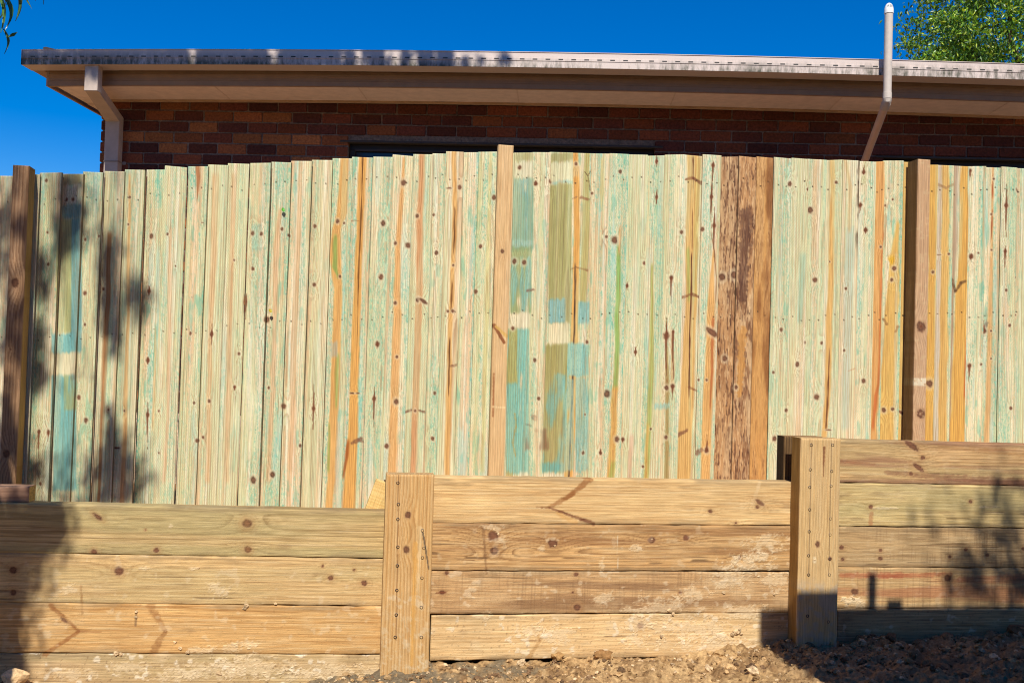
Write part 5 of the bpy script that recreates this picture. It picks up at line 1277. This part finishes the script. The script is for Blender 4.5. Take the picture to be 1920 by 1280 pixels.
sm = MB(); limb(sm, sb - np.array([0, 0, .1]), sb + np.array([-.2, .1, 2.6]), .10, .07, rng, .04, 8, GBK)
hb = sb + np.array([-.2, .1, 2.6])
for c, sp, n in CL2: limb(sm, hb, c, .02, .003, rng, .08, 6, GBK, 6)
sm.build('trunk', M_BARK, None, shr)
Vs, Fs, Cs = [], [], []; nb = 0
for c, sp, n in CL2:
    V, F, C = leaf_quads(rng, [c], n, sp, .095, .036, 1.0, GC_, .2); Vs.append(V); Fs.append(F + nb); Cs.append(C); nb += len(V)
link('crown', mesh('crown', np.concatenate(Vs), np.concatenate(Fs), M_LEAF, np.concatenate(Cs)), None, shr)

# ================================================================== porch roof behind the camera on the right: casts the blocky shadow
s0 = wall_pt(1425, 1139)                       # top left corner of its shadow on the wall
tsh = 3.3
e0 = s0 + sun * tsh                             # the roof's front left corner
PM = frame(np.array([e0[0], e0[1], 0]), WA, -WN, Zup)
por = root('porch_sky_blocker', PM, 'unseen house wall added behind the viewer to block sky light, with the flat porch roof casting the straight edged shadow', 'house'); WORLD[por.name] = PM
ze = float(e0[2])
pm = MB()
pm.box(0, 3.2, -3.0, 0, ze - .05, ze, L3(150, 140, 128), 0, .004)
pm.box(.0, 3.2, -.028, .002, ze - .14, ze - .0005, L3(170, 160, 146), 0, .003)
for x in (0.0, .8, 1.6, 2.4): pm.box(x + .02, x + .06, -2.96, -.03, ze - .13, ze - .052, L3(150, 120, 84))
pm.build('roof', M_PAINT, PM, por)
for (x, y) in ((1.9, -.1), (3.1, -.1), (1.0, -2.9), (3.1, -2.9)):
    q = MB(); q.box(x - .045, x + .045, y - .045, y + .045, 0, ze - .131, L3(160, 130, 92), 0, .004); q.build('post', M_PAINT, PM, por)
def up(px0, px1, ytop, name):
    a = wall_pt(px0, ytop) + sun * tsh; b = wall_pt(px1, ytop) + sun * tsh
    q = MB(); q.box(float(np.dot(a - e0, WA)), float(np.dot(b - e0, WA)), -.05, -.012, ze - .001, float(a[2]) + .0, L3(90, 84, 80), 0, .003); q.build(name, M_PAINT, PM, por)
nw = MB()
nw.box(-9, 7, -7.4, -7.2, -.1, 5.6, L3(120, 84, 62))  # unseen two-storey wall, added to block sky light from behind the camera
for wx in (-7, -3.2, .6, 4.4):
    for wz in (.9, 3.6): nw.box(wx, wx + 1.5, -7.215, -7.18, wz, wz + 1.2, L3(40, 44, 50), 0, .004)
nw.box(-9.5, 7.5, -9, -6.8, 5.6, 5.75, L3(110, 90, 76), 0, .01)
nw.build('wall', M_BRICK, PM, por)
up(1627, 1643, 1066, 'vent_stub'); up(1662, 1691, 1116, 'roof_vent')
q = MB(); rq = random.Random(3)
xx = 1.0
while xx < 2.4:
    w2 = rq.uniform(.05, .16); q.box(xx, xx + w2 - .01, -.06, -.02, ze + .0005, ze + rq.uniform(.004, .02), L3(120, 110, 90), 0, .001); xx += w2
q.build('roof_flashing', M_PAINT, PM, por)

# two small leaves stuck to the palings
for (x, y, ln, col, lab) in ((530, 389, .022, (96, 170, 60), 'small bright green leaf stuck to a paling'), (506, 579, .018, (190, 170, 40), 'tiny yellow green leaf stuck halfway up a paling')):
    p = fence_pt(x, y, .010); V = []; 
    for i in range(7):
        t = i / 6; ww = .010 * math.sin(math.pi * min(1, t * .95 + .03)) + .0005
        for s_ in (-1, 0, 1): V.append((s_ * ww * .9 + t * .006, -.003 * (1 - abs(s_)) - .006 * t * t + 0.004, -t * ln))
    F = [[i * 3 + k, i * 3 + k + 1, i * 3 + k + 4, i * 3 + k + 3] for i in range(6) for k in (0, 1)]
    tag(link('leaf', mesh('leaf', V, np.array(F), M_LEAF, np.tile(np.array(L3(*col)), (len(V), 1))), Matrix.Translation(tuple(p))), lab, 'leaf')
